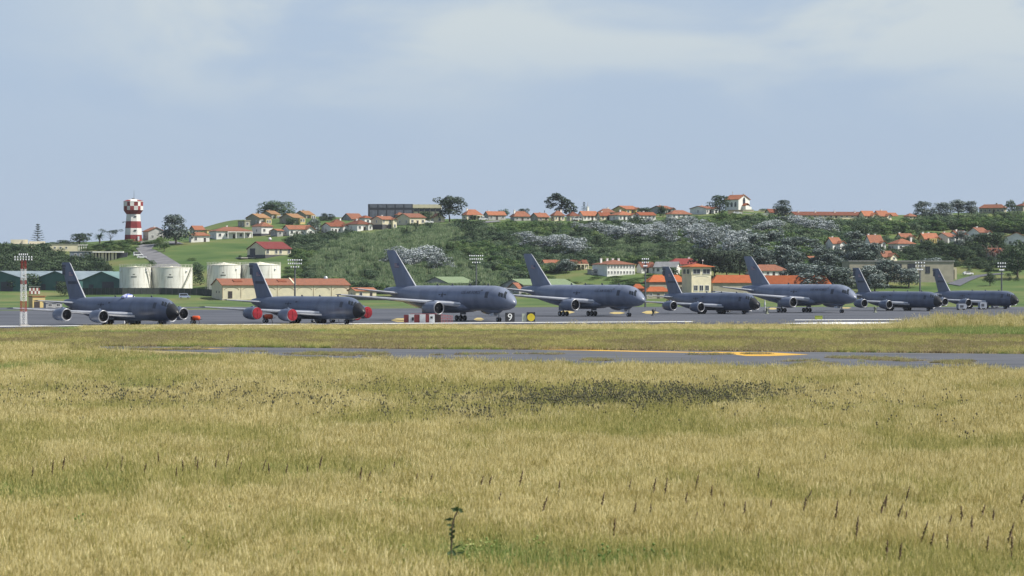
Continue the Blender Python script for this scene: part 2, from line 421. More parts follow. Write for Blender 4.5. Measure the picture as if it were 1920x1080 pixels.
# hill road beside the tower, draped on the slope
def ribbon(name, pts, m, label, lift=.25):
    mb = MB(); vs = []
    for (xa, ya, xb, yb) in pts:
        for (a, c_) in ((xa,ya),(xb,yb)):
            p, s = at(a, c_); vs.append((p.x, p.y, p.z+lift))
    # subdivide between rungs so that it follows the ground
    out = []; K = 6
    for k in range(len(pts)-1):
        for t in range(K):
            for e in (0,1):
                A, B = Vector(vs[2*k+e]), Vector(vs[2*k+2+e]); q = A.lerp(B, t/K)
                out.append((q.x, q.y, max(q.z, float(zground(q.x,q.y))+lift)))
    out += [vs[-2], vs[-1]]
    n = len(out)//2
    mb.add(out, [(2*i,2*i+1,2*i+3,2*i+2) for i in range(n-1)], 0, True)
    o = mb.build(name, m); tag(o, label, 'road', None, 'structure')
roadm = mat('pale hill road', (.19,.19,.20), .85, (.13,.13,.14), .2, coord='World')
ribbon('hill_road', [(268,512,345,512),(290,497,338,497),(272,484,317,484),(262,475,300,474),(255,467,284,467),(258,462,290,461),(275,457.5,302,459.5),(300,454.5,318,459),(330,453.5,345,458)], roadm, 'pale road curving down the hill beside the striped tower')
ribbon('hill_road', [(1776,533,1800,537),(1800,524,1820,527),(1822,518,1838,520),(1850,515,1856,517),(1880,513,1884,515)], mat('dark service road', (.11,.115,.14), .85, (.08,.085,.1), .2, coord='World'), 'dark road climbing past the yellow framed building')
ribbon('hill_road', [(840,423,842,426),(870,420,874,423),(900,416,906,419),(935,414,940,416)], roadm, 'narrow pale road along the ridge below the big tree')
# ------------------------------------------------------------------ jets
def jetpaint(name, c, c2):
    m = mat(name, c, .33, c2, 1.0, spec=.5, detail=7, lo=.38, hi=.62); nt = m.node_tree
    n_ = [q for q in nt.nodes if q.type == 'TEX_NOISE'][0]; tc_ = [q for q in nt.nodes if q.type == 'TEX_COORD'][0]
    mp_ = nt.nodes.new('ShaderNodeMapping'); mp_.inputs['Scale'].default_value = (.55,.55,.13); nt.links.new(tc_.outputs['Object'], mp_.inputs[0]); nt.links.new(mp_.outputs[0], n_.inputs['Vector'])
    return m
grey = grey_q = jetpaint('dark jet grey paint', (.10,.124,.185), (.072,.091,.138)); grey_t = jetpaint('lighter jet grey paint', (.165,.192,.262), (.125,.148,.205))
ledge = mat('bare leading edge metal', (.62,.63,.66), .35, metal=.3, spec=.5)
greyd = mat('darker grey panel paint', (.05,.056,.075), .45, spec=.4)
metal = mat('bare inlet metal', (.36,.37,.40), .4, metal=.7)
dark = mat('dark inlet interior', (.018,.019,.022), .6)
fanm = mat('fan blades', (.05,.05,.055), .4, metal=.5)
black = mat('black radome', (.012,.013,.016), .45, spec=.4)
glass = mat('cockpit glass', (.02,.025,.03), .08, spec=.8)
tyre = mat('black tyre rubber', (.012,.012,.013), .85)
strutm = mat('landing gear paint', (.42,.43,.44), .5)
whitep = mat('white door paint', (.75,.76,.78), .4)
markm = mat('dark grey stencil', (.058,.064,.086), .5)
redm = mat('red flag paint', (.26,.12,.14), .6); fw = mat('pale flag paint', (.36,.37,.40), .6); fb = mat('blue flag paint', (.12,.14,.24), .6)

def interp_sections(S, k=3):
    """smooth the loft: catmull-rom through x, zc, ry, rz"""
    A = np.array(S, float); out = []
    for i in range(len(A)-1):
        p0, p1, p2, p3 = A[max(i-1,0)], A[i], A[i+1], A[min(i+2,len(A)-1)]
        for t in np.linspace(0, 1, k, endpoint=False):
            q = .5*((2*p1)+(-p0+p2)*t+(2*p0-5*p1+4*p2-p3)*t*t+(-p0+3*p1-3*p2+p3)*t**3)
            q[2:] = np.maximum(q[2:], .03); out.append(q)
    out.append(A[-1]); return out
def ring(q, n=28):
    x, zc, ry, rz = q
    return [(x, ry*math.cos(2*math.pi*i/n), zc+rz*math.sin(2*math.pi*i/n)) for i in range(n)]
def surf(SS, x, ang, off=.03):
    """point on the loft at station x and angle ang (0 starboard side = -y, 90 top)"""
    xs = [q[0] for q in SS]
    for a, b_ in zip(SS, SS[1:]):
        if min(a[0],b_[0]) <= x <= max(a[0],b_[0]):
            t = (x-a[0])/((b_[0]-a[0]) or 1); q = a*(1-t)+b_*t
            c, s = math.cos(ang), math.sin(ang)
            return Vector((x, -(q[2]+off)*c, q[1]+(q[3]+off)*s))
    q = SS[0]; return Vector((x, 0, q[1]))
def patch(mb, SS, x0, x1, a0, a1, m=0, off=.03, x0b=None, x1b=None, n=4):
    """a small panel lying on the loft between two stations and two angles"""
    x0b = x0 if x0b is None else x0b; x1b = x1 if x1b is None else x1b
    vs = []
    for i in range(n+1):
        t = i/n; a = a0+(a1-a0)*t; xa = x0+(x0b-x0)*t; xb = x1+(x1b-x1)*t
        for j in range(3):
            vs.append(surf(SS, xa+(xb-xa)*j/2, a, off))
    fs = [(3*i+j, 3*i+j+1, 3*i+j+4, 3*i+j+3) for i in range(n) for j in (0,1)]
    mb.add(vs, fs, m, True)
def foil(le, chord, t, n=9):
    """closed aerofoil loop in x-z"""
    up = []; lo = []
    for i in range(n):
        c = .5*(1-math.cos(math.pi*i/(n-1)))
        yt = 5*(.2969*math.sqrt(c)-.126*c-.3516*c*c+.2843*c**3-.1036*c**4)*t
        up.append((le-c*chord, yt*1.1)); lo.append((le-c*chord, -yt*.9))
    return up + lo[-2:0:-1]
def wing(stations, side, vertical=False):
    mb = MB(); rs = []
    for (y, le, ch, z, t) in stations:
        L = foil(le, ch, t/ch if ch else .1)
        rs.append([(a, t_*ch if vertical else side*y, y if vertical else z+t_*ch) for a, t_ in [(a, b_) for a, b_ in L]])
    mb.rings(rs, 0, True)
    return mb
def edge(stations, side, vertical=False):
    mb = MB(); rs = []
    for (y, le, ch, z, t) in stations:
        L = foil(le, ch, t/ch); n = len(L); k = .55; mixp = lambda a, b_: (a[0]+(b_[0]-a[0])*k, a[1]+(b_[1]-a[1])*k)
        loop = [L[1] if not vertical else mixp(L[0],L[1])] + [(L[0][0]+.03, L[0][1])] + [L[-1] if not vertical else mixp(L[0],L[-1])]
        loop = [(a, b_*1.02+(.012 if b_ > 0 else -.012)) for a, b_ in loop]
        rs.append([(a, t_*ch if vertical else side*y, y if vertical else z+t_*ch) for a, t_ in loop])
    mb.rings(rs, 0, True, False, False, closed=False)
    return mb
def lifting(name, st, side, t, vertical=False):
    w_ = wing(st, side, vertical).build(name, grey, t); edge(st, side, vertical).build('leading_edge', ledge, w_); return w_
def wheel_mb(r, wd):
    mb = MB()
    pr = [(-wd/2,r*.55),(-wd/2,r*.85),(-wd*.3,r),(wd*.3,r),(wd/2,r*.85),(wd/2,r*.55)]
    rs = []
    for h, q in pr:
        rs.append([(q*math.cos(2*math.pi*i/18), h, q*math.sin(2*math.pi*i/18)) for i in range(18)])
    mb.rings(rs, 0, True)
    rs = [[(r*.5*math.cos(2*math.pi*i/12), s*(wd/2+.02), r*.5*math.sin(2*math.pi*i/12)) for i in range(12)] for s in (-1,1)]
    mb.rings(rs, 1, False)
    return mb
def engine(t, y, xf, z, R_, L_, wingz, prof_scale=1.0):
    mb = MB(); c = (xf, y, z)
    mb.revolve([(-.22,R_*.955),(-.6,R_*.99),(-1.4,R_*1.02),(-L_*.5,R_*1.0),(-L_*.75,R_*.86),(-L_*.88,R_*.72),(-L_*.88,R_*.5),(-L_,R_*.34),(-L_*1.12,R_*.16)], 'x', c, 28, 0, cap0=False)
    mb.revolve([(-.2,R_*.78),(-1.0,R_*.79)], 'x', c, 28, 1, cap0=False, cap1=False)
    # pylon
    for zz in (0,):
        mb.prism([(xf-.9, z+R_*.85),(xf-L_*.95, z+R_*.55),(xf-L_*1.5, wingz-.15),(xf-L_*.85, wingz+.02),(xf-1.6, z+R_*1.16)], 'y', y-.2, y+.2, 0)
    e = mb.build('engine', [grey, dark], t)
    lp = MB(); lp.revolve([(-.2,R_*.78),(-.06,R_*.80),(0,R_*.86),(-.06,R_*.92),(-.22,R_*.955)], 'x', c, 28, 0, False, False)
    lp.build('inlet_lip', metal, e)
    fn = MB(); fn.revolve([(-1.0,R_*.79),(-1.02,R_*.3)], 'x', c, 28, 0, False, False)
    for k in range(22):
        a = 2*math.pi*k/22; b_ = a+.2
        fn.add([(xf-.98,y+R_*.28*math.cos(a),z+R_*.28*math.sin(a)),(xf-.86,y+R_*.76*math.cos(a),z+R_*.76*math.sin(a)),(xf-.97,y+R_*.76*math.cos(b_),z+R_*.76*math.sin(b_)),(xf-1.0,y+R_*.28*math.cos(b_),z+R_*.28*math.sin(b_))], [(0,1,2,3)], 1)
    fn.revolve([(-.55,.03),(-.7,R_*.14),(-1.0,R_*.29)], 'x', c, 16, 1)
    fn.build('fan', [dark, fanm], e)
    return e
def gear(t, name, x, y, ztop, r, wd, offs, door=None):
    mb = MB(); mb.tube((x,y,r),(x,y,ztop),.17,.2)
    mb.tube((x,y,ztop*.55+.2),(x+1.0,y,ztop),.09)
    xs = [o[0] for o in offs]; ys = [o[1] for o in offs]
    if max(xs)-min(xs) > .2: mb.box((x,y,r),(max(xs)-min(xs)+.2,.28,.26))
    for xx in sorted(set(xs)): mb.tube((x+xx,y+min(ys),r),(x+xx,y+max(ys),r),.1)
    if door: mb.box((x+door[0], y+door[1], door[2]), door[3], 1)
    g = mb.build(name, [strutm, grey], t)
    for ox, oy in offs:
        wo = wheel_mb(r, wd).build('wheel', [tyre, strutm], g)
        for v in wo.data.vertices: v.co += Vector((x+ox, y+oy, r))
    return g
def flag_mb(x, z, y, wd, ht, slant):
    mb = MB(); n = 7
    for i in range(n):
        z0 = z+ht*i/n; z1 = z+ht*(i+1)/n
        mb.add([(x,y,z0),(x-wd,y,z0),(x-wd,y,z1),(x,y,z1)], [(0,1,2,3)], 0 if i % 2 == 0 else 1)
    mb.add([(x,y-.012,z+ht*.45),(x-wd*.42,y-.012,z+ht*.45),(x-wd*.42,y-.012,z+ht),(x,y-.012,z+ht)], [(0,1,2,3)], 2)
    return mb
def lettering(t, body, size, SS, x, ang):
    me = text_mesh(body, size)
    p = surf(SS, x, ang, .03)
    q = surf(SS, x, ang+.05, .03)
    up = (q-p).normalized()
    nrm = Vector((0,-1,0)); nrm = (nrm - up*nrm.dot(up)).normalized()
    rt = up.cross(nrm)
    # starboard side, read from outside: text runs from tail to nose, i.e. along +x
    M = Matrix(((rt.x,up.x,nrm.x,p.x),(rt.y,up.y,nrm.y,p.y),(rt.z,up.z,nrm.z,p.z),(0,0,0,1)))
    me.transform(M)
    me.materials.clear(); me.materials.append(markm)
    o = bpy.data.objects.new('lettering', me); COL.objects.link(o); o.parent = t
def roundel(t, SS, x, ang, r):
    mb = MB(); p = surf(SS, x, ang, .035)
    up = (surf(SS,x,ang+.05,.035)-p).normalized(); rt = Vector((1,0,0)); nn = rt.cross(up)
    def pt(a, b_): return p+rt*a+up*b_
    star = []
    for i in range(10):
        a = math.pi/2+math.pi*i/5; q = r*(1 if i % 2 == 0 else .42)
        star.append(pt(q*math.cos(a), q*math.sin(a)))
    mb.add([p]+star, [(0,1+i,1+(i+1)%10) for i in range(10)])
    for s in (-1,1):
        mb.add([pt(s*r*1.05,-.1*r),pt(s*r*1.9,-.1*r),pt(s*r*1.9,.32*r),pt(s*r*1.05,.32*r)], [(0,1,2,3)])
    mb.build('star_roundel', markm, t)

# ---- four-engined type
S135 = [(20.75,2.5,.05,.05),(20.5,2.52,.48,.46),(19.9,2.58,.92,.92),(18.9,2.75,1.35,1.46),(17.6,3.0,1.7,1.95),(16.2,3.18,1.88,2.25),(14,3.26,1.95,2.38),(8,3.28,1.95,2.39),(0,3.28,1.95,2.39),(-6,3.32,1.93,2.35),(-10,3.5,1.73,2.1),(-14,3.88,1.32,1.6),(-17.5,4.24,.87,1.06),(-20,4.48,.4,.56),(-20.7,4.55,.15,.22)]
def make_quad_jet():
    t = thing('tanker_jet', 'x', 'aircraft')
    SS = interp_sections(S135, 4)
    nose = [q for q in SS if q[0] >= 18.55]; body = [q for q in SS if q[0] <= nose[-1][0]+1e-6]
    mb = MB(); mb.rings([ring(q) for q in body], 0, True, cap0=False)
    mb.rings([ring((x,2.2,a,b_)) for x, a, b_ in ((9.5,.3,.25),(7.5,1.9,.95),(2,2.15,1.12),(-3,1.9,1.0),(-7,.6,.5))], 0, True)   # wing-to-body fairing
    fu = mb.build('fuselage', grey, t)
    m2 = MB(); m2.rings([ring(q) for q in nose], 0, True, cap1=False); m2.build('radome', black, t)
    ws = MB()
    for s in (1,-1):
        for (xa, xb, a0, a1) in ((17.15,17.75,32,56),(17.85,18.4,34,62),(18.45,18.85,38,80)):
            tmp = MB(); patch(tmp, SS, xa, xb, R(a0), R(a1), 0, .03, xa-.35, xb-.35)
            ws.add([(p[0], p[1]*s, p[2]) for p in tmp.v], tmp.f)
    ws.build('cockpit_window', glass, t)
    st = [(1.2,8.2,11.3,2.05,1.35),(3.5,6.2,9.2,2.2,1.15),(8.2,2.3,6.7,2.55,.8),(20,-7.9,2.8,3.45,.26)]
    for s in (-1,1): lifting('wing', st, s, t)
    ts = [(.5,-14.9,4.9,4.35,.5),(6.9,-19.6,1.9,4.85,.2)]
    for s in (-1,1): lifting('tailplane', ts, s, t)
    fn = lifting('tail_fin', [(4.6,-10.2,8.4,0,.55),(5.6,-12.6,6.2,0,.6),(12.4,-18.1,3.4,0,.3),(12.7,-18.5,3.0,0,.12)], 1, t, True)
    bb = MB(); bb.box((-20.3,0,12.0),(2.1,.22,.45)); bb.box((-20.6,0,10.9),(1.1,.2,1.4)); bb.build('fin_probe', greyd, fn)
    flag_mb(-16.9, 9.9, -.24, 1.5, .85, 0).build('flag', [redm, fw, fb], fn)
    tb = MB(); tb.box((-17.0,0,8.55),(3.3,.62,.55)); tb.build('tail_band', markm, fn)
    for s in (-1,1):
        engine(t, s*8.2, 6.8, 1.85, 1.32, 4.6, 2.6)
        engine(t, s*14.0, 2.5, 2.2, 1.32, 4.6, 3.0)
    w4 = [(.75,.35),(.75,-.35),(-.75,.35),(-.75,-.35)]
    for s in (-1,1): gear(t, 'main_gear', .6, s*3.36, 2.2, .58, .42, w4, (0,-s*.9,1.0,(2.2,.08,1.1)))
    gear(t, 'nose_gear', 14.5, 0, 1.5, .45, .3, [(0,.28),(0,-.28)], (.9,.45,.75,(1.2,.05,.7)))
    bm = MB(); bm.tube((-11,0,1.95),(-19.5,0,3.35),.22,.16); bm.box((-17.5,.6,3.15),(.9,1.1,.07)); bm.box((-17.5,-.6,3.15),(.9,1.1,.07))
    bm.build('refuelling_boom', greyd, t)
    roundel(t, SS, -4, R(18), .6)
    for x in (11.5, 5, -1.5): MB().prism([(x+.5,5.5),(x-.3,5.5),(x-.3,5.98),(x,5.98)], 'y', -.04, .04).build('antenna', greyd, t)
    for q in ((14.6,15.6,5,36),(-1.6,-.9,26,36)):
        dr = MB(); patch(dr, SS, q[0], q[1], R(q[2]), R(q[3]), 0, .012); dr.build('door', markm, t)
    return t
# ---- twin-engined type
S767 = [(25,4.05,.05,.05),(24.75,4.07,.55,.5),(24.0,4.2,1.2,1.15),(22.8,4.5,1.85,1.85),(21,4.85,2.3,2.4),(19,5.05,2.5,2.65),(16.5,5.1,2.55,2.75),(8,5.1,2.55,2.75),(-4,5.1,2.55,2.75),(-8,5.2,2.5,2.65),(-12,5.55,2.15,2.25),(-16,6.05,1.6,1.65),(-20,6.5,.95,1.0),(-22.6,6.75,.45,.5),(-23.2,6.8,.2,.25)]
def make_twin_jet():
    global grey
    grey = grey_t
    t = thing('tanker_jet', 'x', 'aircraft')
    SS = interp_sections(S767, 4)
    mb = MB(); mb.rings([ring(q, 32) for q in SS], 0, True)
    mb.rings([ring((x,3.1,a,b_)) for x, a, b_ in ((11.5,.4,.3),(9,2.6,1.1),(3,2.95,1.35),(-3,2.8,1.3),(-8,.8,.6))], 0, True)
    mb.rings([ring((x,z,a,b_)) for x, z, a, b_ in ((20.5,2.7,.3,.3),(19.2,2.35,.75,.55),(17.5,2.3,.85,.6),(14,2.5,.4,.4))], 0, True)   # chin fairing
    fu = mb.build('fuselage', grey, t)
    ws = MB()
    for s in (1,-1):
        for (xa, xb, a0, a1, k) in ((21.55,22.15,22,46,.2),(22.25,22.85,24,50,.3),(22.95,23.55,27,78,.75)):
            tmp = MB(); patch(tmp, SS, xa, xb, R(a0), R(a1), 0, .03, xa-k, xb-k)
            ws.add([(p[0], p[1]*s, p[2]) for p in tmp.v], tmp.f)
    ws.build('cockpit_window', glass, t)
    st = [(1.8,9.2,12.2,3.55,1.6),(4.5,6.8,9.8,3.85,1.3),(8.2,4.2,7.5,4.25,.95),(23.8,-6.4,2.3,5.85,.26)]
    for s in (-1,1): lifting('wing', st, s, t)
    ts = [(.9,-15.6,6.4,6.0,.65),(9.3,-20.6,2.0,7.1,.22)]
    for s in (-1,1): lifting('tailplane', ts, s, t)
    fn = lifting('tail_fin', [(6.4,-8.0,11.0,0,.7),(7.9,-11.2,7.7,0,.75),(15.3,-18.6,3.8,0,.36),(15.8,-19.2,3.1,0,.12)], 1, t, True)
    flag_mb(-17.3, 11.9, -.30, 1.7, .95, 0).build('flag', [redm, fw, fb], fn)
    for s in (-1,1): engine(t, s*8.0, 8.3, 2.88, 1.52, 5.6, 4.3)
    w4 = [(.72,.57),(.72,-.57),(-.72,.57),(-.72,-.57)]
    for s in (-1,1): gear(t, 'main_gear', -.6, s*4.65, 3.3, .62, .45, w4, (0,s*.85,2.1,(1.6,.08,1.5)))
    g = gear(t, 'nose_gear', 19.2, 0, 2.6, .48, .33, [(0,.31),(0,-.31)])
    d = MB(); d.prism([(18.2,2.0),(16.6,1.65),(16.9,1.25),(17.9,1.3)], 'y', -.62, -.56); d.prism([(18.2,2.0),(16.6,1.65),(16.9,1.25),(17.9,1.3)], 'y', .56, .62); d.build('gear_door', whitep, g)
    bm = MB(); bm.tube((-11,0,3.2),(-20.5,0,5.2),.24,.17); bm.box((-18.5,.7,4.95),(1,1.3,.08)); bm.box((-18.5,-.7,4.95),(1,1.3,.08))
    bm.build('refuelling_boom', greyd, t)
    roundel(t, SS, 2, R(14), .7)
    lettering(t, 'U.S. AIR FORCE', 1.0, SS, 12.2, R(26))
    for x in (15.5, 9, 2.5, -3): MB().prism([(x+.5,7.8),(x-.3,7.8),(x-.3,8.3),(x,8.3)], 'y', -.04, .04).build('antenna', greyd, t)
    for q in ((17.4,18.5,2,32),(15.6,16.1,36,42)):
        dr = MB(); patch(dr, SS, q[0], q[1], R(q[2]), R(q[3]), 0, .012); dr.build('door', markm, t)
    return t
def place_jet(t, npx, s, th, Ln, label, group):
    d = F/s; th = R(th)
    dn = d-math.sin(th)*Ln
    t.location = ((npx-CX)*dn/F-math.cos(th)*Ln, d, 0.02)
    t.rotation_euler = (0,0,-th)
    t['label'] = label; t['group'] = group
    return t
quad = make_quad_jet(); twin = make_twin_jet()
G = 'grey tanker jets parked in a row'
jets = {}
def jet(key, src, first, *a):
    o = src if first else copy_tree(src)
    jets[key] = place_jet(o, *a); return o
jet('A', quad, False, 334, 9.3, 49.5, 20.7, 'dark grey four engined jet farthest left, beside the striped lighting mast', G)
jet('B', quad, False, 683, 8.95, 51.5, 20.7, 'dark grey four engined jet with red covers over its engine inlets', G)
jet('C', quad, False, 1422, 7.0, 56, 20.7, 'dark grey four engined jet parked before the cream control tower', G)
jet('D', quad, False, 1766, 6.35, 58.5, 20.7, 'dark grey four engined jet second from the right end of the row', G)
jet('E', quad, True, 1909, 5.95, 59, 20.7, 'dark grey four engined jet at the right end with ground carts beneath', G)
jet('K1', twin, True, 966, 8.45, 52, 25, 'large grey twin engined jet behind the number nine marker board', G)
jet('K2', twin, False, 1208, 7.45, 51.5, 25, 'large grey twin engined jet in front of the white two storey house', G)
jet('K3', twin, False, 1605, 6.7, 54, 25, 'large grey twin engined jet with its tail before the long orange roof', G)
# the blue-white bubble on top of the first jet
# ---- red inlet covers on the engines of jet B
cov = mat('red inlet cover canvas', (.25,.012,.022), .9, (.14,.008,.014), 1.3, bump=.5)
def cover(y, xf, z, R_, label):
    mb = MB()
    mb.revolve([(-.28,R_*1.0),(.03,R_*1.0),(.09,R_*.93),(.1,R_*.5),(.16,.12),(.16,.02)], 'x', (xf,y,z), 24, 0, cap0=False)
    mb.box((xf+.17, y, z),(.06,.16,R_*1.3))
    o = mb.build('inlet_cover', cov); tag(o, label, 'cover', 'red engine covers of the second jet')
    o.matrix_world = Matrix.Translation(jets['B'].location) @ Matrix.Rotation(jets['B'].rotation_euler.z, 4, 'Z')
for y, xf, z, lab in ((-14,2.5,2.2,'red round inlet cover on the leftmost engine of the covered jet'),(-8.2,6.8,1.85,'red round inlet cover on the inner left engine of the covered jet'),
                 (8.2,6.8,1.85,'red inlet cover low beneath the black nose of the covered jet'),(14,2.5,2.2,'red round inlet cover right of the black nose of the covered jet')):
    cover(y, xf, z, 1.22, lab)
# ---- blue-white bundle on the roof of jet A
bl = MB(); bl.revolve([(0,1.5),(.25,1.45),(.55,1.0),(.75,.45),(.8,.02)], 'z', (0,0,0), 14)
for v_i, p in enumerate(bl.v): bl.v[v_i] = (p[0]*.95, p[1]*.5, p[2]+.05*math.sin(7*p[0]+3*p[1]))
o = bl.build('cover_sheet', mat('blue and white sheet', (.75,.77,.85), .7, (.12,.16,.5), 2.2, lo=.45, hi=.55)); tag(o, 'blue and white sheet bundled on top of the leftmost jet', 'cover')
o.location = jets['A'].location + Matrix.Rotation(-R(49.5),3,'Z') @ Vector((3.0,0,5.5))
# ------------------------------------------------------------------ things on the apron
orange = mat('orange tank paint', (.60,.085,.02), .6); orange2 = mat('dark orange rubber', (.05,.03,.03), .7)
greyc = mat('pale grey cart paint', (.27,.30,.36), .6); greyk = mat('dark cart frame', (.05,.055,.07), .7)
def extinguisher(px, py, label, s_=1.0):
    p, s = at(px, py); t = thing('fire_extinguisher_cart', label, 'fire extinguisher', p+Vector((0,0,.02)), R(-20), 'orange wheeled extinguishers')
    t.scale = (s_,)*3
    a = MB(); a.revolve([(-.75,.05),(-.72,.3),(-.6,.42),(.55,.42),(.68,.3),(.72,.1)], 'x', (0,0,1.05), 16); a.build('tank', orange, t)
    b_ = MB(); b_.tube((-.6,-.4,.3),(-.6,-.4,1.0),.05); b_.tube((-.6,.4,.3),(-.6,.4,1.0),.05); b_.tube((.7,0,.05),(.5,0,.75),.05); b_.tube((.5,-.1,.7),(1.25,-.1,.9),.04); b_.box((-.85,0,1.0),(.3,.55,.6)); b_.build('frame', orange2, t)
    for sy in (-.5,.5):
        wo = wheel_mb(.33,.16).build('wheel', [tyre, strutm], t); wo.location = (-.6,sy,.33)
extinguisher(243, 607.5, 'orange wheeled extinguisher under the wing of the leftmost jet', 1.15)
extinguisher(368, 607.5, 'orange wheeled extinguisher right of the leftmost jet nose', 1.15)
extinguisher(504, 605.5, 'orange wheeled extinguisher between the two left engines of the covered jet', 1.25)
extinguisher(629, 604.5, 'orange wheeled extinguisher under the belly of the covered jet', 1.2)
def posts(px, py, label):
    p, s = at(px, py); t = thing('marker_post', label, 'post', p)
    a = MB(); a.tube((0,0,0),(0,0,1.1),.16,.14,12); a.revolve([(1.1,.16),(1.25,.1),(1.3,.02)],'z',(0,0,0),12); a.build('post_shaft', whitep, t)
    b_ = MB(); b_.revolve([(.0,.3),(.12,.28),(.16,.18)],'z',(0,0,0),12); b_.build('post_base', greyk, t)
posts(233, 608, 'white stubby post left of the orange extinguisher by the leftmost jet')
posts(240, 609, 'white stubby post just below the orange extinguisher by the leftmost jet')
def cart(px, py, w_, h_, label, rz=0.3):
    p, s = at(px, py); t = thing('ground_power_cart', label, 'cart', p+Vector((0,0,.02)), rz, 'grey ground service carts')
    L = w_/s; hh = h_/s
    a = MB(); a.prism([(-L/2,.45),(L*.42,.45),(L/2,.75),(L/2,hh*.8),(L*.3,hh),(-L*.42,hh),(-L/2,hh*.9)], 'y', -.8, .8); a.build('housing', greyc, t)
    b_ = MB(); b_.box((0,0,.4),(L*.96,1.2,.12)); b_.tube((L*.48,0,.4),(L*.48+.9,0,.3),.05); b_.box((-L*.1,-.83,hh*.6),(L*.4,.06,hh*.35)); b_.build('chassis', greyk, t)
    for sx_ in (-.34,.34):
        for sy in (-.7,.7):
            wo = wheel_mb(.32,.2).build('wheel', [tyre, strutm], t); wo.location = (L*sx_, sy, .32)
cart(592, 605, 14, 17, 'pale grey boxy cart under the belly of the covered jet')
cart(1362, 585.8, 13, 13, 'pale grey cart under the fifth jet between its wheels')
cart(1803, 581.5, 17, 12, 'pale grey low cart left of the rightmost jet engine')
cart(1842, 580.5, 14, 14, 'grey cart crowding the main wheels of the rightmost jet')
cart(1866, 577.5, 13, 11, 'grey cart under the forward belly of the rightmost jet')
def pale_post(px, py, h_, label):
    p, s = at(px, py); t = thing('apron_marker', label, 'marker', p); hh = h_/s
    a = MB(); a.tube((0,0,0),(0,0,hh*.55),.22,.2,10); a.tube((0,0,hh*.55),(0,0,hh),.3,.1,10); a.build('post_shaft', mat('faded marker paint', (.5,.52,.52), .7), t)
    b_ = MB(); b_.box((0,0,.12),(1.0,.8,.24)); b_.build('post_base', greyk, t)
pale_post(1434, 584, 22, 'tall pale marker post left of the sixth jet engine')
pale_post(1459, 579, 16, 'shorter pale marker post under the wing of the sixth jet')
def runway_light(px, py, label, c):
    p, s = at(px, py); t = thing('runway_light', label, 'light', p, 0, 'small runway edge lights')
    a = MB(); a.revolve([(0,.6),(.15,.55),(.3,.3),(.9,.28),(1.2,.42),(1.5,.4),(1.7,.15)],'z',(0,0,0),12); a.build('lamp_housing', c, t)
    b_ = MB(); b_.tube((.35,0,0),(.6,0,2.0),.05); b_.build('lamp_stalk', greyk, t)
lg = mat('olive lamp housing', (.16,.18,.13), .6); lk = mat('dark lamp housing', (.05,.055,.06), .6)
runway_light(1225, 592, 'small dark runway light right of the fourth jet nose wheel', lk)
runway_light(1438, 588.5, 'small olive runway light at the foot of the tall pale post', lg)
runway_light(1641, 586, 'small olive runway light right of the sixth jet nose', lg)
# red and white striped barrier boards
redp = mat('faded dark red paint', (.23,.045,.045), .7, (.17,.03,.03), 1.2); wht = mat('weathered white paint', (.66,.67,.66), .7, (.55,.56,.56), 1.5)
p, s = at(796, 605.5); t = thing('striped_barrier', 'low red and white striped barrier board in front of the third jet engine', 'barrier', p, R(-8)); wd = 9.2; n = 6
bd = MB(); xs = [-4.4,-3.35,-2.2,-1.0,.25,1.05,2.2]
for i in range(6):
    hh = 1.62 if i % 2 == 0 else 1.74
    bd.box(((xs[i]+xs[i+1])/2, 0 if i % 2 == 0 else -.03, hh/2+.1), (xs[i+1]-xs[i]-.004, .5, hh), i % 2)
bd.build('board', [redp, wht], t)
sy = MB(); sy.box((-2.45,-.31,.85),(.45,.03,.7)); sy.box((1.55,-.31,1.15),(.5,.03,.45),0); sy.build('black_symbol', black, t)
fr = MB(); fr.box((2.85,.05,.93),(1.2,.5,1.66)); fr.build('dark_end_panel', mat('dark brown panel', (.035,.02,.02), .7), t)
fr = MB()
for k in range(8): fr.tube((3.6+k*.33,0,0),(3.6+k*.33,0,1.9-.04*k),.045,n=5)
fr.tube((3.5,0,1.7),(6.0,0,1.4),.05,n=5); fr.tube((3.5,0,1.0),(6.0,0,.9),.04,n=5); fr.box((-.2,0,1.92),(5.6,.5,.1)); fr.build('side_rail', mat('faded red rail', (.4,.12,.12), .7), t)
# number nine board
p, s = at(956, 604.6); t = thing('distance_marker_board', 'black marker board with a white figure nine beside the runway', 'sign', p, R(6))
a = MB(); a.box((0,0,1.15),(2.0,.5,1.9)); a.build('board', black, t)
me = text_mesh('9', 2.15); me.transform(Matrix.Translation((0,-.27,1.08)) @ Matrix.Rotation(R(90),4,'X')); me.materials.clear(); me.materials.append(wht)
o = bpy.data.objects.new('white_number', me); COL.objects.link(o); o.parent = t
a = MB(); a.box((-.7,0,.1),(.1,.3,.2)); a.box((.7,0,.1),(.1,.3,.2)); a.build('leg', greyk, t)
# yellow disc board
p, s = at(995.5, 604.6); t = thing('arresting_gear_marker', 'black board with a big yellow disc beside the runway', 'sign', p, R(6))
a = MB(); a.box((0,0,1.2),(1.8,.4,2.0)); a.build('board', black, t)
a = MB()
rs = [[(.82*math.cos(2*math.pi*i/28), yy, 1.1+.82*math.sin(2*math.pi*i/28)) for i in range(28)] for yy in (-.21,-.24)]
a.rings(rs, 0, False); a.build('yellow_disc', mat('yellow disc paint', (.46,.37,.02), .6), t)
a = MB(); a.box((-1.45,.25,1.05),(.9,.25,1.7)); a.box((-1.45,.25,.1),(.1,.1,.2)); a.box((.6,.0,.1),(.1,.3,.2)); a.box((-.6,0,.1),(.1,.3,.2)); a.build('back_frame', mat('grey green frame', (.3,.33,.28), .7), t)
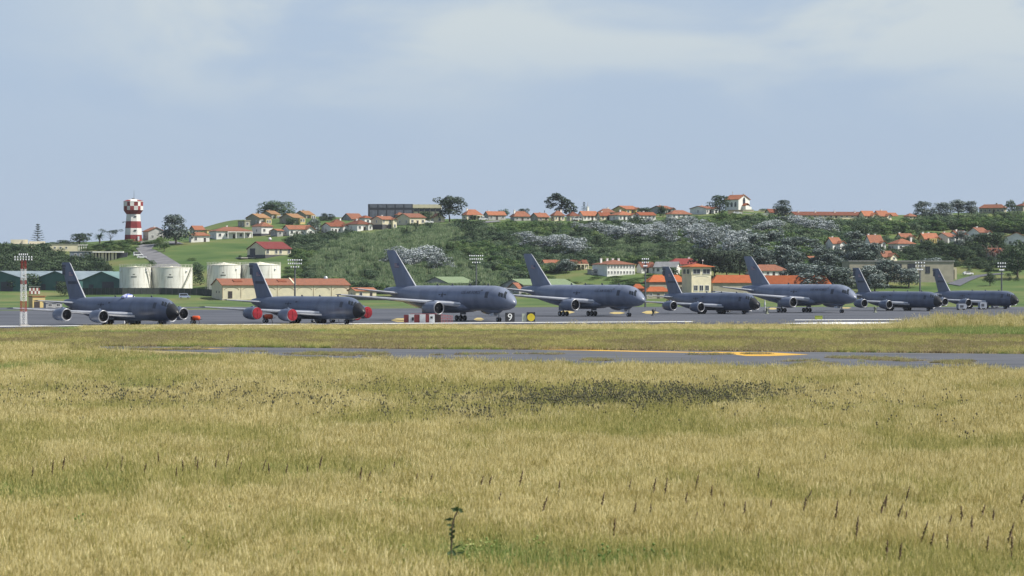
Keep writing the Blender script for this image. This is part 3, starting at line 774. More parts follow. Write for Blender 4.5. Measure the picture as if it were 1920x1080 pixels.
# small green sign
p, s = at(1535, 600); t = thing('taxiway_sign', 'small yellow green sign box on the runway below the sixth jet', 'sign', p, R(5))
a = MB(); a.box((0,0,.55),(1.7,.4,.75)); a.box((0,0,.95),(1.8,.5,.06)); a.build('sign_box', mat('yellow green sign face', (.22,.27,.04), .6), t)
a = MB(); a.box((-.6,0,.09),(.1,.2,.18)); a.box((.6,0,.09),(.1,.2,.18)); a.tube((1.3,0,0),(1.3,0,1.0),.03); a.build('leg', greyk, t)

# ------------------------------------------------------------------ lighting masts
lampm = mat('lamp glass and casing', (.75,.77,.8), .25, spec=.8); polem = mat('grey steel mast', (.10,.11,.12), .6)
def light_mast(px, ytop, d, label, bars=(2.4,4.2,4.4), n=(4,7,7), pole=polem, side=1.0):
    x = (px-CX)*d/F; z0 = float(zground(x,d)); zt = H+(HY-ytop)*d/F
    t = thing('light_mast', label, 'light mast', (x,d,z0), 0, 'floodlight masts around the apron')
    h = zt-z0
    a = MB(); a.tube((0,0,-.5),(0,0,h-.5),.34,.2,10); a.build('pole', pole, t)
    for k in range(3):
        zz = h-.5-1.15*(2-k) ; W = bars[k]*side
        b_ = MB(); b_.box((0,0,zz),(W+.3,.18,.14)); b_.box((0,.25,zz),(W*.7,.5,.05)); br = b_.build('lamp_bar', pole, t)
        lm = MB()
        for i in range(n[k] if side == 1 else 4):
            xx = -W/2+W*i/((n[k] if side == 1 else 4)-1)
            lm.prism([(-.32,-.02),(-.1,-.3),(.1,-.22),(.05,.22),(-.12,.28)], 'x', xx-.17, xx+.17, 0, Matrix.Translation((0,-.1,zz-.2)))
        lm.build('lamp', lampm, br)
for px, yt, d, sd_, lab in ((553,484,1060,1,'grey floodlight mast rising behind the covered jet'),(893,476,1090,1,'grey floodlight mast standing before the silvery hillside trees'),(1210,482,1065,.45,'grey floodlight mast seen edge on left of the orange roofed terminal'),
                    (1725,489,1075,.65,'grey floodlight mast before the flat roofed building'),(1878,490,1085,.55,'grey floodlight mast farthest right on the green bank')):
    light_mast(px, yt, d, lab, side=sd_)
# red and white lattice mast
d = 632.; p = Vector(((44-CX)*d/F, d, .02)); s = F/d
t = thing('lattice_mast', 'red and white striped lattice floodlight mast at the left edge', 'light mast', p, R(25))
mr_ = mat('mast red paint', (.33,.03,.03), .6); mw_ = mat('mast white paint', (.75,.75,.74), .6)
secs = [(0,2.85,1),(2.85,4.95,0),(4.95,8.25,1),(8.25,9.05,0),(9.05,11.3,1),(11.3,13.0,0)]
for z0, z1, wcol in secs:
    a = MB(); hw = lambda z: .55-.012*z
    n = max(1, round((z1-z0)/.8)); 
    for (cx_, cy_) in ((-1,-1),(1,-1),(1,1),(-1,1)):
        a.tube((cx_*hw(z0),cy_*hw(z0),z0),(cx_*hw(z1),cy_*hw(z1),z1),.045,n=5)
    for k in range(n):
        za = z0+(z1-z0)*k/n; zb = z0+(z1-z0)*(k+1)/n
        for (ax,ay,bx,by) in ((-1,-1,1,-1),(1,-1,1,1),(1,1,-1,1),(-1,1,-1,-1)):
            a.tube((ax*hw(za),ay*hw(za),za),(bx*hw(zb),by*hw(zb),zb),.022,n=4); a.tube((bx*hw(za),by*hw(za),za),(ax*hw(zb),ay*hw(zb),zb),.022,n=4)
            a.tube((ax*hw(za),ay*hw(za),za+.02),(bx*hw(za),by*hw(za),za+.02),.025,n=4)
    a.build('mast_section', mw_ if wcol else mr_, t)
for zz, W, n in ((13.15,3.3,7),(13.65,3.3,7),(14.15,1.6,5)):
    b_ = MB(); b_.box((0,0,zz),(W+.2,.1,.08)); b_.box((0,.2,zz),(W*.6,.3,.04)); br = b_.build('lamp_bar', polem, t); br.rotation_euler = (0,0,-R(25))
    lm = MB()
    for i in range(n):
        xx = -W/2+W*i/(n-1); lm.prism([(-.2,-.02),(-.08,-.2),(.06,-.14),(.04,.14),(-.08,.18)], 'x', xx-.09, xx+.09, 0, Matrix.Translation((0,-.08,zz-.04)))
    lm.build('lamp', lampm, br)
a = MB(); a.box((0,0,.12),(1.7,1.7,.28)); a.build('footing', mat('concrete footing', (.35,.33,.31), .9), t)
# ------------------------------------------------------------------ buildings
def tiles(name, c, c2):
    m = bpy.data.materials.new(name); m.use_nodes = True; nt = m.node_tree; b = nt.nodes['Principled BSDF']; b.inputs['Roughness'].default_value = .85; b.inputs['Specular IOR Level'].default_value = .2
    tc = nt.nodes.new('ShaderNodeTexCoord'); oi = nt.nodes.new('ShaderNodeObjectInfo')
    n = nt.nodes.new('ShaderNodeTexNoise'); n.inputs['Scale'].default_value = .9; n.inputs['Detail'].default_value = 6; nt.links.new(tc.outputs['Object'], n.inputs['Vector'])
    wv = nt.nodes.new('ShaderNodeTexWave'); wv.inputs['Scale'].default_value = 1.6; wv.inputs['Distortion'].default_value = .6; nt.links.new(tc.outputs['Object'], wv.inputs['Vector'])
    a = nt.nodes.new('ShaderNodeMath'); a.operation = 'MULTIPLY_ADD'; nt.links.new(oi.outputs['Random'], a.inputs[0]); a.inputs[1].default_value = .5; nt.links.new(n.outputs['Fac'], a.inputs[2])
    r = nt.nodes.new('ShaderNodeValToRGB'); r.color_ramp.elements[0].position = .35; r.color_ramp.elements[1].position = .95
    r.color_ramp.elements[0].color = (*c, 1); r.color_ramp.elements[1].color = (*c2, 1)
    nt.links.new(a.outputs[0], r.inputs['Fac']); nt.links.new(r.outputs[0], b.inputs['Base Color'])
    bp = nt.nodes.new('ShaderNodeBump'); bp.inputs['Strength'].default_value = .4; bp.inputs['Distance'].default_value = .08; nt.links.new(wv.outputs['Fac'], bp.inputs['Height']); nt.links.new(bp.outputs[0], b.inputs['Normal'])
    return m
T_OR = tiles('orange roof tiles', (.36,.14,.075), (.21,.095,.062))
T_DK = tiles('weathered brown roof tiles', (.27,.085,.04), (.15,.06,.04))
T_RED = tiles('dark red roof sheet', (.21,.042,.04), (.17,.04,.038))
T_BR = tiles('bright orange roof tiles', (.42,.118,.04), (.30,.088,.038))
T_GR = tiles('pale green roof sheet', (.20,.265,.15), (.17,.225,.13))
T_TAN = tiles('tan roof tiles', (.34,.20,.10), (.26,.15,.08))
T_GY = tiles('grey roof sheet', (.3,.31,.33), (.2,.2,.2))
W_WH = mat('white rendered wall', (.78,.77,.74), .85, (.66,.655,.63), .6)
W_CR = mat('cream rendered wall', (.70,.635,.46), .85, (.60,.55,.41), .5)
W_YE = mat('yellow rendered wall', (.60,.47,.20), .85, (.5,.4,.18), .5)
W_TN = mat('tan rendered wall', (.36,.335,.26), .85, (.29,.275,.215), .5)
W_GY = mat('grey concrete wall', (.40,.40,.39), .85, (.3,.3,.3), .4)
W_BL = mat('dark slate panel', (.055,.058,.075), .6)
W_DK = mat('dark masonry plinth', (.10,.10,.11), .9)
TRIM = mat('white window frame', (.72,.72,.70), .6)
PANE = mat('window pane', (.03,.035,.045), .15, spec=.6)
DOOR = mat('dark door', (.06,.05,.05), .6)
def window(t, x, y, z, wd, ht, face='f', arch=False, fr=TRIM, th=.06):
    """face: f looks along -y, l along -x, r along +x"""
    mb = MB()
    def bx(dx, dz, a, b_, m, o, dep):
        if face == 'f': mb.box((x+dx, y-o, z+dz), (a, dep, b_), m)
        elif face == 'l': mb.box((x-o, y+dx, z+dz), (dep, a, b_), m)
        else: mb.box((x+o, y+dx, z+dz), (dep, a, b_), m)
    k = .14
    bx(0, ht/2, wd, ht, 1, .02, .05)
    bx(0, ht+k/2, wd+2*k, k, 0, .03, .12); bx(0, -k/2, wd+2*k, k, 0, .04, .16)
    bx(-wd/2-k/2, ht/2, k, ht, 0, .03, .12); bx(wd/2+k/2, ht/2, k, ht, 0, .03, .12)
    bx(0, ht/2, .07, ht, 0, .05, .03)
    if arch:
        pr = [(wd/2*math.cos(math.pi*i/8), ht+k+wd*.42*math.sin(math.pi*i/8)) for i in range(9)]
        if face == 'f': mb.prism([(x+p[0], z+p[1]) for p in pr], 'y', y-.06, y+.02, 1)
        elif face == 'l': mb.prism([(y+p[0], z+p[1]) for p in pr], 'x', x-.06, x+.02, 1)
    return mb.build('window', [fr, PANE], t)
def chevron(mb, L, W, z0, hr, axis='x', c=(0,0), oh=.45, th=.22, m=0):
    sl = hr/(W/2); e = W/2+oh; za = z0-oh*sl
    prof = [(-e,za),(0,z0+hr),(e,za),(e,za+th),(0,z0+hr+th),(-e,za+th)]
    pr = [(-e,za),(-e,za+th),(0,z0+hr+th),(e,za+th),(e,za),(0,z0+hr)]
    if axis == 'x': mb.prism([(c[1]+p[0], p[1]) for p in pr], 'x', c[0]-L/2-oh, c[0]+L/2+oh, m)
    else: mb.prism([(c[0]+p[0], p[1]) for p in pr], 'y', c[1]-L/2-oh, c[1]+L/2+oh, m)
def hip(mb, L, W, z0, hr, c=(0,0), oh=.5, m=0):
    a, b_ = L/2+oh, W/2+oh; r = max(a-b_, .05) if a >= b_ else .05; rb = 0 if a >= b_ else b_-a
    z0 = z0-.05
    vs = [(c[0]-a,c[1]-b_,z0),(c[0]+a,c[1]-b_,z0),(c[0]+a,c[1]+b_,z0),(c[0]-a,c[1]+b_,z0),
          (c[0]-a,c[1]-b_,z0+.15),(c[0]+a,c[1]-b_,z0+.15),(c[0]+a,c[1]+b_,z0+.15),(c[0]-a,c[1]+b_,z0+.15),
          (c[0]-r,c[1]-rb,z0+hr+.15),(c[0]+r,c[1]+rb,z0+hr+.15)]
    fs = [(0,3,2,1),(0,1,5,4),(1,2,6,5),(2,3,7,6),(3,0,4,7)]
    if rb == 0: fs += [(4,5,9,8),(6,7,8,9),(5,6,9),(7,4,8)]
    else: fs += [(4,5,8),(5,6,9,8),(6,7,9),(7,4,8,9)]
    mb.add(vs, fs, m)
def house(label, L_, R_, yb, ye, yr, wall=W_WH, roof='hip', tile=T_OR, a=34, r=.32, ch=(), nw=3, wing_=0, wing_w=.3, group='orange roofed houses on the hill', name='house', plinth=0, lw=1, door=True, deep=3.0, porch=False, back=0, storeys=1, arch=False):
    px = (L_+R_)/2; p, s = at(px, yb); P_ = (R_-L_)/s; an = R(a)
    W = max(r*P_/math.sin(an), 4.0) if r > 0 else 7.0; L = max((1-r)*P_/math.cos(an), 3.0)
    hw = (yb-ye)/s; hr = max((ye-yr)/s, .6)
    off = (W*math.cos(an)+L*math.sin(an))/2*.6 + back
    t = thing(name, label, 'house', p+Vector((0,off,0)), an, group)
    # keep its place in the picture when set back
    k = (p.y+off)/p.y; t.location.x = p.x*k; t.location.z = H+(p.z-H)*k
    t.scale = (k,k,k)
    wl = MB(); rf = MB(); cx_ = 0
    if roof == 'hip':
        wl.box((0,0,hw/2-deep/2),(L,W,hw+deep)); hip(rf, L, W, hw, hr)
    elif roof == 'gx':
        h2 = hr-.03
        wl.prism([(-W/2,-deep),(W/2,-deep),(W/2,hw-.02),(0,hw+h2),(-W/2,hw-.02)], 'x', -L/2, L/2); chevron(rf, L, W, hw, hr, 'x')
    elif roof == 'gy':
        h2 = hr-.03
        wl.prism([(-L/2,-deep),(L/2,-deep),(L/2,hw-.02),(0,hw+h2),(-L/2,hw-.02)], 'y', -W/2, W/2); chevron(rf, W, L, hw, hr, 'y')
    else:
        wl.box((0,0,hw/2-deep/2),(L,W,hw+deep)); rf.box((0,0,hw+.12),(L+.5,W+.5,.24))
    fx0, fx1 = -L/2, L/2
    if wing_:
        ww = wing_w*L; pj = wing_; xc = L/2-ww/2-.02; hr2 = min(hr*.85, ww/2*.7); hy = hw-.12
        wl.prism([(xc-ww/2,-deep),(xc+ww/2,-deep),(xc+ww/2,hy-.02),(xc,hy+hr2-.03),(xc-ww/2,hy-.02)], 'y', -W/2-pj, -W/2+.5)
        chevron(rf, pj+W/2, ww, hy, hr2, 'y', (xc, -W/2-pj/2+W/4-.3), oh=.35, th=.2)
        fx1 = L/2-ww
        window(t, xc, -W/2-pj, min(.9, hw*.35), min(1.1, ww*.4), min(1.3, hw*.45), 'f', arch)
    walls = wl.build('wall', wall, t)
    rfo = rf.build('roof', tile, t)
    if plinth:
        pm = MB(); pm.box((0,0,plinth/2-deep/2),(L+.1,W+.1,plinth+deep)); pm.build('plinth', W_DK, t)
    hs = hw/storeys
    for st_ in range(storeys):
        for i in range(nw):
            x = fx0+(fx1-fx0)*(i+.5)/nw
            if st_ == 0 and door and nw > 1 and i == nw//2:
                dm = MB(); dm.box((x,-W/2-.03,min(1.0,hs*.4)),(1.0,.1,min(2.0,hs*.8)),0); dm.box((x,-W/2-.04,min(2.08,hs*.8+.08)),(1.3,.12,.14),1); dm.build('door', [DOOR,TRIM], t)
            else: window(t, x, -W/2, st_*hs+plinth*(st_==0)+min(.9, hs*.32), min(1.1,(fx1-fx0)/nw*.45), min(1.3, hs*.45), 'f', arch)
        for i in range(lw): window(t, -L/2, -W/2+W*(i+.5)/lw, st_*hs+plinth*(st_==0)+min(.9,hs*.35), min(.9,W/lw*.4), min(1.1,hs*.4), 'l', arch)
    if porch:
        pm = MB(); xa, xb = fx0+(fx1-fx0)*.3, fx1-.1; dp = 1.6
        for i in range(4): pm.box((xa+(xb-xa)*i/3, -W/2-dp, hw*.42), (.3,.3,hw*.84))
        pm.box(((xa+xb)/2,-W/2-dp,hw*.86+.1),(xb-xa+.3,.34,.35)); pm.box(((xa+xb)/2,-W/2-dp/2,hw*.9+.26),(xb-xa+.5,dp+.4,.14),1); pm.build('porch', [wall, tile], t)
    for (fx, fy) in ch:
        cm = MB(); zt = hw+hr; zb = hw+.1; cm.box((fx*L/2, fy*W/2, (zb+zt+.55)/2),(.75,.6,zt+.55-zb)); cm.box((fx*L/2, fy*W/2, zt+.62),(.95,.8,.14)); cm.build('chimney', W_WH if wall is not W_TN else W_TN, rfo)
    return t, L, W, hw, hr
HS = house
# far left ridge
HS('grey gabled cottage between the striped tower and the big round tree', 268, 309, 450, 434, 427, W_GY, 'gy', T_OR, 30, .3, ((.1,.2),), 2, lw=1)
HS('tan gabled house with orange roof behind the white garage', 355, 384, 441, 431, 424, W_TN, 'gx', T_OR, 30, .42, (), 2, back=30)
HS('small flat yellow house left of the long arcaded house', 383, 398, 443, 432, 431, W_YE, 'flat', T_TAN, 30, .3, (), 1, lw=0, door=False, back=24)
HS('low white garage with orange hipped roof right of the big round tree', 354, 393, 454, 442, 436, W_WH, 'hip', T_OR, 20, .15, (), 2)
HS('long low white house with orange hipped roof and arched porch on the lawn crest', 393, 472, 447.5, 434, 426, W_WH, 'hip', T_OR, 22, .2, ((-.2,.1),), 5, porch=True)
HS('bluish white house with red orange roof right of the arcaded house', 472, 512, 442, 425, 417, W_WH, 'hip', T_OR, 32, .5, ((-.3,.2),), 2, plinth=.9)
HS('small grey outbuilding with low roof beside the bluish white house', 507, 531, 443.5, 433, 430, W_GY, 'gx', T_OR, 32, .6, (), 1, door=False)
# tan terraces stepping up the ridge
HS('low flat tan block at the left foot of the tan terraces', 447, 468, 426, 414.5, 413.8, W_TN, 'flat', W_TN, 32, .7, (), 1, lw=2, group='tan terraced houses', door=False)
for lab, l, r_, y0, y1, y2, yl, yr_, bk in (('leftmost tan gabled terrace house with a yellow front', 460, 507, 422, 409, 401.5, 497, 507, 0),
        ('second tan terrace house from the left, highest beside the broad tree', 489, 524, 414, 402, 396, 514, 524, 35),
        ('third tan terrace house from the left with a yellow front', 523, 570, 420, 409, 401.5, 560, 570, 0),
        ('rightmost tan terrace house with the widest yellow front', 552, 589, 414, 403, 396, 577, 588, 35)):
    HS(lab, l, r_, y0, y1, y2, W_TN, 'gx', T_TAN, 34, .62, ((.2,.3),), 2, lw=2, back=bk, group='tan terraced houses')
HS('white house with orange roof and front gable below the tan terraces', 530, 586, 442, 430, 423, W_WH, 'gx', T_OR, 30, .25, (), 3, wing_=2.2, wing_w=.34)
HS('white house with brown orange roof on the right of the dark round tree', 602, 649, 438, 425, 418.5, W_WH, 'gx', T_DK, 30, .42, (), 3, wing_=2.2, wing_w=.32, porch=False)
HS('hidden house with tall white chimney behind the brown roofed house', 618, 646, 428, 419, 411.5, W_WH, 'hip', T_DK, 30, .3, ((.5,-.2),), 1, back=30)
HS('white house with brown roof and white pillars right of the slope tree', 647, 696, 433, 421, 413, W_WH, 'hip', T_DK, 30, .5, ((-.1,.1),), 2, wing_=1.6, wing_w=.3)
HS('grey gabled house with red orange roof above the pillared white house', 640, 682, 419, 411, 401, W_GY, 'gx', T_OR, 32, .5, (), 2, back=28)
HS('narrow white house with brown roof left of the yellow gabled house', 673, 696, 421, 409, 404.5, W_WH, 'hip', T_DK, 30, .5, (), 1, back=16)
HS('tan and yellow house with orange roof on a dark plinth', 695, 741, 430, 412, 406, W_CR, 'gx', T_OR, 30, .5, ((.1,.3),), 3, wing_=1.8, wing_w=.3, plinth=2.2)
HS('house with large orange hipped roof directly before the long grey hall', 729, 768, 413, 403.5, 394.5, W_GY, 'hip', T_OR, 30, .45, ((-.4,0),), 2, back=30)
HS('white house with orange roof and cream front right of the yellow gabled house', 743, 798, 421.5, 408.5, 401, W_CR, 'gx', T_OR, 30, .48, (), 3, lw=2)
HS('small tan cottage with arched window in its front gable', 807, 834, 417, 408, 401, W_CR, 'gy', T_OR, 24, .3, (), 1, arch=True, lw=1, door=False)
# along the ridge to the right
HS('cream house with steep orange hip and white pillars right of the big tree', 866, 904, 412, 403.5, 393, W_CR, 'hip', T_OR, 30, .25, ((-.6,.2),), 3, porch=True)
HS('low grey walled house with flat orange roof along the ridge road', 908, 948, 412.5, 403, 397, W_GY, 'gx', T_OR, 26, .2, ((-.7,.2),), 3)
HS('long orange roof with a stout grey chimney above the bushes', 957, 995, 414, 406.5, 396.5, W_GY, 'hip', T_OR, 26, .2, ((-.75,0),), 3, lw=0)
HS('tan house with orange roof and one white framed window right of the stout chimney', 995, 1029, 415.5, 407, 400, W_TN, 'gx', T_OR, 28, .4, (), 2, lw=1)
HS('small dark red roof peeping behind the tan house', 1003, 1020, 408, 402, 397.5, W_GY, 'hip', T_DK, 28, .3, (), 1, back=40, lw=0, door=False)
HS('cream house with rounded orange hip left of the fir', 1033, 1058, 414.5, 404.5, 395.5, W_CR, 'hip', T_OR, 26, .25, ((.8,.4),), 3)
HS('small cream house with brown orange roof between two orange hips', 1062, 1086, 414.5, 405, 397.5, W_CR, 'hip', T_DK, 26, .3, (), 2)
HS('white house with orange roof around the slender white tower', 1084, 1121, 413.5, 404, 396.5, W_WH, 'gx', T_OR, 26, .25, (), 4)
HS('long orange roofed house second row behind the white fronts', 1121, 1152, 406, 398.5, 391.5, W_GY, 'hip', T_OR, 26, .2, ((.3,.2),), 2, back=28)
HS('cream house with brown roof just right of the slender tower house', 1119, 1144, 413.5, 404.5, 399, W_CR, 'gx', T_DK, 26, .25, ((-.3,.2),), 2)
HS('white fronted house with broad orange roof in the middle of the ridge', 1143, 1190, 414, 404, 396, W_WH, 'hip', T_OR, 26, .35, ((-.2,.1),), 3, wing_=1.5, wing_w=.3)
HS('highest house of the middle ridge with grey end wall and yellow gable', 1149, 1197, 402, 393, 386.5, W_YE, 'gx', T_OR, 26, .5, (), 2, wing_=1.5, wing_w=.35, back=45)
HS('white house with brown roof half hidden by shrubs right of the middle ridge', 1189, 1229, 413, 403.5, 398.5, W_WH, 'gx', T_DK, 26, .25, ((-.1,.2),), 4)
HS('grey walled house with orange roof left of the ridge shrub tree', 1218, 1262, 402.5, 392.5, 386.5, W_GY, 'gx', T_OR, 24, .62, ((.1,.2),), 2, wing_=1.2, wing_w=.4, back=24)
HS('low house with long red orange roof behind the dark ridge shrubs', 1249, 1296, 409.5, 402, 394.5, W_WH, 'hip', T_OR, 24, .2, (), 4)
HS('white house with orange roof and two front gables left of the church tree', 1295, 1341, 402, 391.5, 387, W_WH, 'gx', T_OR, 28, .6, ((.1,.2),), 2, wing_=2.2, wing_w=.45)
HS('small orange roof behind the retaining wall right of the church', 1437, 1457, 402, 398, 392.5, W_CR, 'gx', T_DK, 24, .2, (), 2, lw=0)
HS('very long low cream terrace with brown orange roof and white chimneys', 1478, 1632, 409.5, 404.5, 398, W_CR, 'gx', T_DK, 12, .07, ((-.85,-.2),(-.4,-.2),(.12,-.2),(.66,-.2)), 14)
HS('cream gabled house at the right end of the long terrace', 1610, 1640, 411.5, 404, 396, W_CR, 'gx', T_OR, 34, .3, (), 2, wing_=1.8, wing_w=.45)
HS('orange roofed house with pale front gable beyond the long terrace', 1637, 1667, 412, 405, 396, W_CR, 'gx', T_OR, 34, .35, ((.1,.2),), 2, wing_=1.8, wing_w=.45)
HS('bit of orange roof behind the crown right of the long terrace', 1664, 1680, 408, 404.5, 399.5, W_CR, 'gx', T_OR, 30, .2, (), 1, lw=0, back=20, door=False)
HS('orange roof left of the paired ridge trees', 1696, 1717, 411, 406, 400.5, W_CR, 'hip', T_OR, 30, .25, (), 2)
HS('long tan villa with low orange roof high on the right ridge', 1832, 1891, 400, 390.5, 383.5, W_TN, 'hip', T_OR, -24, .25, ((.3,.1),), 6, lw=2)
HS('house with dark red roof cut by the right edge of the ridge', 1905, 1940, 393, 383, 377.5, W_TN, 'hip', T_DK, 28, .3, ((-.3,0),), 2)
# lower right slope
HS('small house with orange roof and two chimneys among the grey green trees', 1499, 1521, 462, 457, 449.5, W_WH, 'gx', T_OR, 28, .2, ((-.85,0),(.6,0)), 2, lw=0)
HS('white house with arched gable and orange roof among the grey green trees', 1548, 1578, 475, 456, 446, W_WH, 'gx', T_OR, 34, .4, ((-.2,.2),), 1, wing_=2.2, wing_w=.55, arch=True)
HS('house with broad orange roof left of the stepped white house', 1620, 1656, 466, 455.5, 441.5, W_WH, 'gx', T_OR, 30, .3, ((-.8,.1),(.3,.2)), 2, wing_=1.8, wing_w=.35)
HS('white house with stepped orange roofs and a pale garage door', 1666, 1715, 470.5, 457.5, 448, W_WH, 'hip', T_OR, 26, .3, ((.9,-.3),), 3, lw=1)
HS('upper cream dormer wing with orange roof behind the stepped white house', 1680, 1712, 455, 446, 438.5, W_CR, 'gx', T_OR, 28, .3, ((-.9,.1),), 1, wing_=1.5, wing_w=.5, back=16, lw=0)
HS('cream gabled house with steep orange roof right above the flat roofed building', 1644, 1674, 490, 481, 471.5, W_CR, 'gx', T_OR, 40, .25, ((-.8,0),), 1, wing_=2, wing_w=.6)
HS('small yellow house with arched gable and pillared porch', 1722, 1760, 456, 447.5, 438, W_YE, 'gx', T_OR, 30, .25, ((-.85,0),(.1,.3)), 3, wing_=.8, wing_w=.3, porch=True)
HS('bluish white house with orange roof right of the yellow house', 1756, 1790, 455.5, 444, 437, W_WH, 'gx', T_OR, 32, .55, ((-.1,.2),), 1, wing_=2, wing_w=.45)
HS('house with pale orange roof and fat white chimney behind the dark round tree', 1779, 1814, 450, 441, 433, W_WH, 'gx', T_DK, 32, .4, ((-.5,-.1),), 2)
HS('white gabled house with orange hip higher up on the right slope', 1815, 1852, 446.5, 436, 427.5, W_WH, 'gx', T_OR, 32, .5, ((0,.2),), 1, wing_=2, wing_w=.45)
HS('large pale blue gabled house cut by the right edge', 1880, 1932, 462, 446, 436.5, W_WH, 'gy', T_OR, -12, .16, (), 2, lw=0, group='houses of the lower right slope')
HS('half hidden house with white columns behind the reddish palms', 1850, 1878, 488, 475, 466, W_WH, 'gx', T_DK, 20, .15, (), 2, porch=True, lw=0)
HS('orange hut roof showing between the lower grey green trees', 1512, 1528, 489, 486, 481, W_WH, 'gx', T_OR, 30, .3, (), 1, lw=0, door=False)
HS('brown roof showing between the grey green trees', 1479, 1497, 478, 474, 468, W_GY, 'hip', T_DK, 30, .3, (), 1, lw=0, door=False)
HS('low house with dull red roof among the tree trunks', 1372, 1398, 492, 484, 473.5, W_WH, 'hip', T_RED, 20, .2, (), 2, lw=0)
# foot of the slope
HS('left one of two low cream houses under the hillside trees', 1017, 1052, 505.5, 494.5, 488, W_CR, 'gx', T_OR, 20, .12, (), 4, lw=0, porch=True)
HS('right one of two low cream houses under the hillside trees', 1064, 1100, 505.5, 494.5, 488, W_CR, 'gx', T_DK, 20, .12, (), 4, lw=0, porch=True)
HS('white two storey house with a row of arched windows and four chimneys', 1111, 1190, 516.5, 496, 487.5, W_WH, 'hip', T_OR, 26, .33, ((-.75,.3),(-.2,.5),(.2,.5),(.62,.5)), 9, storeys=2, lw=0, arch=False, door=False)
HS('small flat grey annex left of the white two storey house', 1106, 1118, 515.5, 506.5, 506, W_GY, 'flat', W_GY, 26, .5, (), 1, lw=0, door=False)
HS('house with pale arched gables and faded roof left of the terminal', 1195, 1226, 512, 500, 492, W_WH, 'gx', T_DK, 28, .2, (), 2, wing_=1.8, wing_w=.4, arch=True, lw=0)
HS('pale grey roofed house with white arched end right of the faded roof', 1226, 1276, 513, 500, 491.5, W_WH, 'gx', T_GY, -24, .2, (), 3, arch=True, lw=0)
HS('low house with broad dull red hipped roof behind the terminal tower', 1246, 1316, 505, 496, 485, W_WH, 'hip', T_RED, 20, .15, ((.4,.2),), 4, lw=0)
HS('white walled house with large orange hipped roof behind the sixth jet fin', 1398, 1478, 518, 508, 496.5, W_WH, 'hip', T_OR, 18, .15, (), 6, lw=0)
HS('small orange roofed cream store right of the cream hangar', 652, 706, 558, 545.5, 540, W_CR, 'gx', T_OR, 24, .3, (), 2, lw=1, group='buildings at the foot of the hill')
HS('green roofed shed with grey gable left of the hillside mast', 793, 891, 546, 531, 520, W_GY, 'gx', T_GR, 36, .5, (), 3, lw=1, group='green roofed sheds', name='shed')
HS('green roofed shed with grey gable behind the fourth jet fin', 940, 1078, 548, 534.5, 524, W_GY, 'gx', T_GR, 28, .3, (), 4, lw=1, group='green roofed sheds', name='shed')
HS('small orange roofed hut before the right green roofed shed', 952, 1012, 551, 541, 531, W_GY, 'gx', T_OR, 34, .35, (), 2, lw=1, group='buildings at the foot of the hill', name='shed')
# yellow fronts of the tan terraces (parts of those houses)
terr = [o for o in bpy.data.objects if o.get('group') == 'tan terraced houses' and 'terrace house' in o.get('label','')]
for o in terr:
    wl = [c for c in o.children if c.name.startswith('wall')][0]
    xs = [v.co.x for v in wl.data.vertices]; ys = [v.co.y for v in wl.data.vertices]; zs = [v.co.z for v in wl.data.vertices]
    L = max(xs)-min(xs); W = max(ys)-min(ys); hz = sorted(zs)[-3]
    f = MB(); f.box((L*.22, -W/2-.9, hz*.42-1.2), (L*.56, 1.8, hz*.84+2.4)); f.box((L*.22,-W/2-.9,hz*.84+.1),(L*.56+.3,2.1,.2))
    fo = f.build('front_bay', W_YE, o)
    for k in (-.12,.12): window(o, L*.22+L*k, -W/2-1.8, 1.0, .8, 1.2)
# ---------------- barn with red roof
t, L, W, hw, hr = HS('cream barn with dark red roof and wide open door alone on the grass slope', 462, 547, 481.5, 467, 454, W_CR, 'gx', T_RED, 30, .46, (), 0, lw=0, group='buildings at the foot of the hill', name='barn', plinth=.8)
for fx in (-.82,-.15,.18,.84): window(t, fx*L/2, -W/2-.05, 1.4, 1.0, 1.7)
d = MB(); d.box((-L/2-.06, W*.2, 1.6),(.14,W*.28,4.0)); d.build('barn_door', W_BL, t)
d = MB(); d.box((-L/2-3.5, W*.18, -.45),(7,W*.32,.4)); d.build('ramp', mat('concrete ramp', (.45,.44,.41), .9), t)
d = MB(); d.tube((.35*L/2,W*.2,hw+hr*.6),(.35*L/2,W*.2,hw+hr+1.0),.12); d.revolve([(0,.05),(.2,.6),(.7,.75),(1.2,.5),(1.4,.05)],'z',(.35*L/2,W*.2,hw+hr+.7),12); d.build('white_dome', whitep, t)
# ---------------- cream hangar
t, L, W, hw, hr = HS('long cream hangar with orange roof and faint wall arches behind the covered jet', 396, 656, 558.5, 535, 523.5, W_CR, 'gx', T_OR, 17, .11, (), 0, lw=0, group='buildings at the foot of the hill', name='hangar')
a = MB(); n = 7
for i in range(n+1): a.box((-L/2+L*(i)/n*.998+.05, -W/2-.04, hw/2-.2),(.16,.1,hw-.4))
for i in range(n):
    xc = -L/2+L*(i+.5)/n
    for k in range(8):
        t0, t1 = math.pi*k/8, math.pi*(k+1)/8; rr = L/n*.4
        a.tube((xc+rr*math.cos(t0),-W/2-.03,hw*.62+1.1*math.sin(t0)),(xc+rr*math.cos(t1),-W/2-.03,hw*.62+1.1*math.sin(t1)),.09,n=4)
a.build('wall_arch', mat('brown arch trim', (.36,.27,.17), .9), t)
rf = [c for c in t.children if c.name.startswith('roof')][0]
a = MB()
for fx in (-.72,-.02): a.prism([(-W*.3,hw+hr*.35),(-W*.12,hw+hr*.7),(-W*.12,hw+hr*.95),(-W*.3,hw+hr*.62)], 'x', fx*L/2-1.6, fx*L/2+1.6)
a.build('roof_vent', T_DK, rf)
a = MB(); a.revolve([(0,.75),(.6,.75),(.9,.5),(1.0,.05)],'z',(.36*L,0,hw+hr+.1),14); a.build('roof_ventilator', mat('galvanised ventilator', (.6,.62,.64), .35, metal=.6), rf)
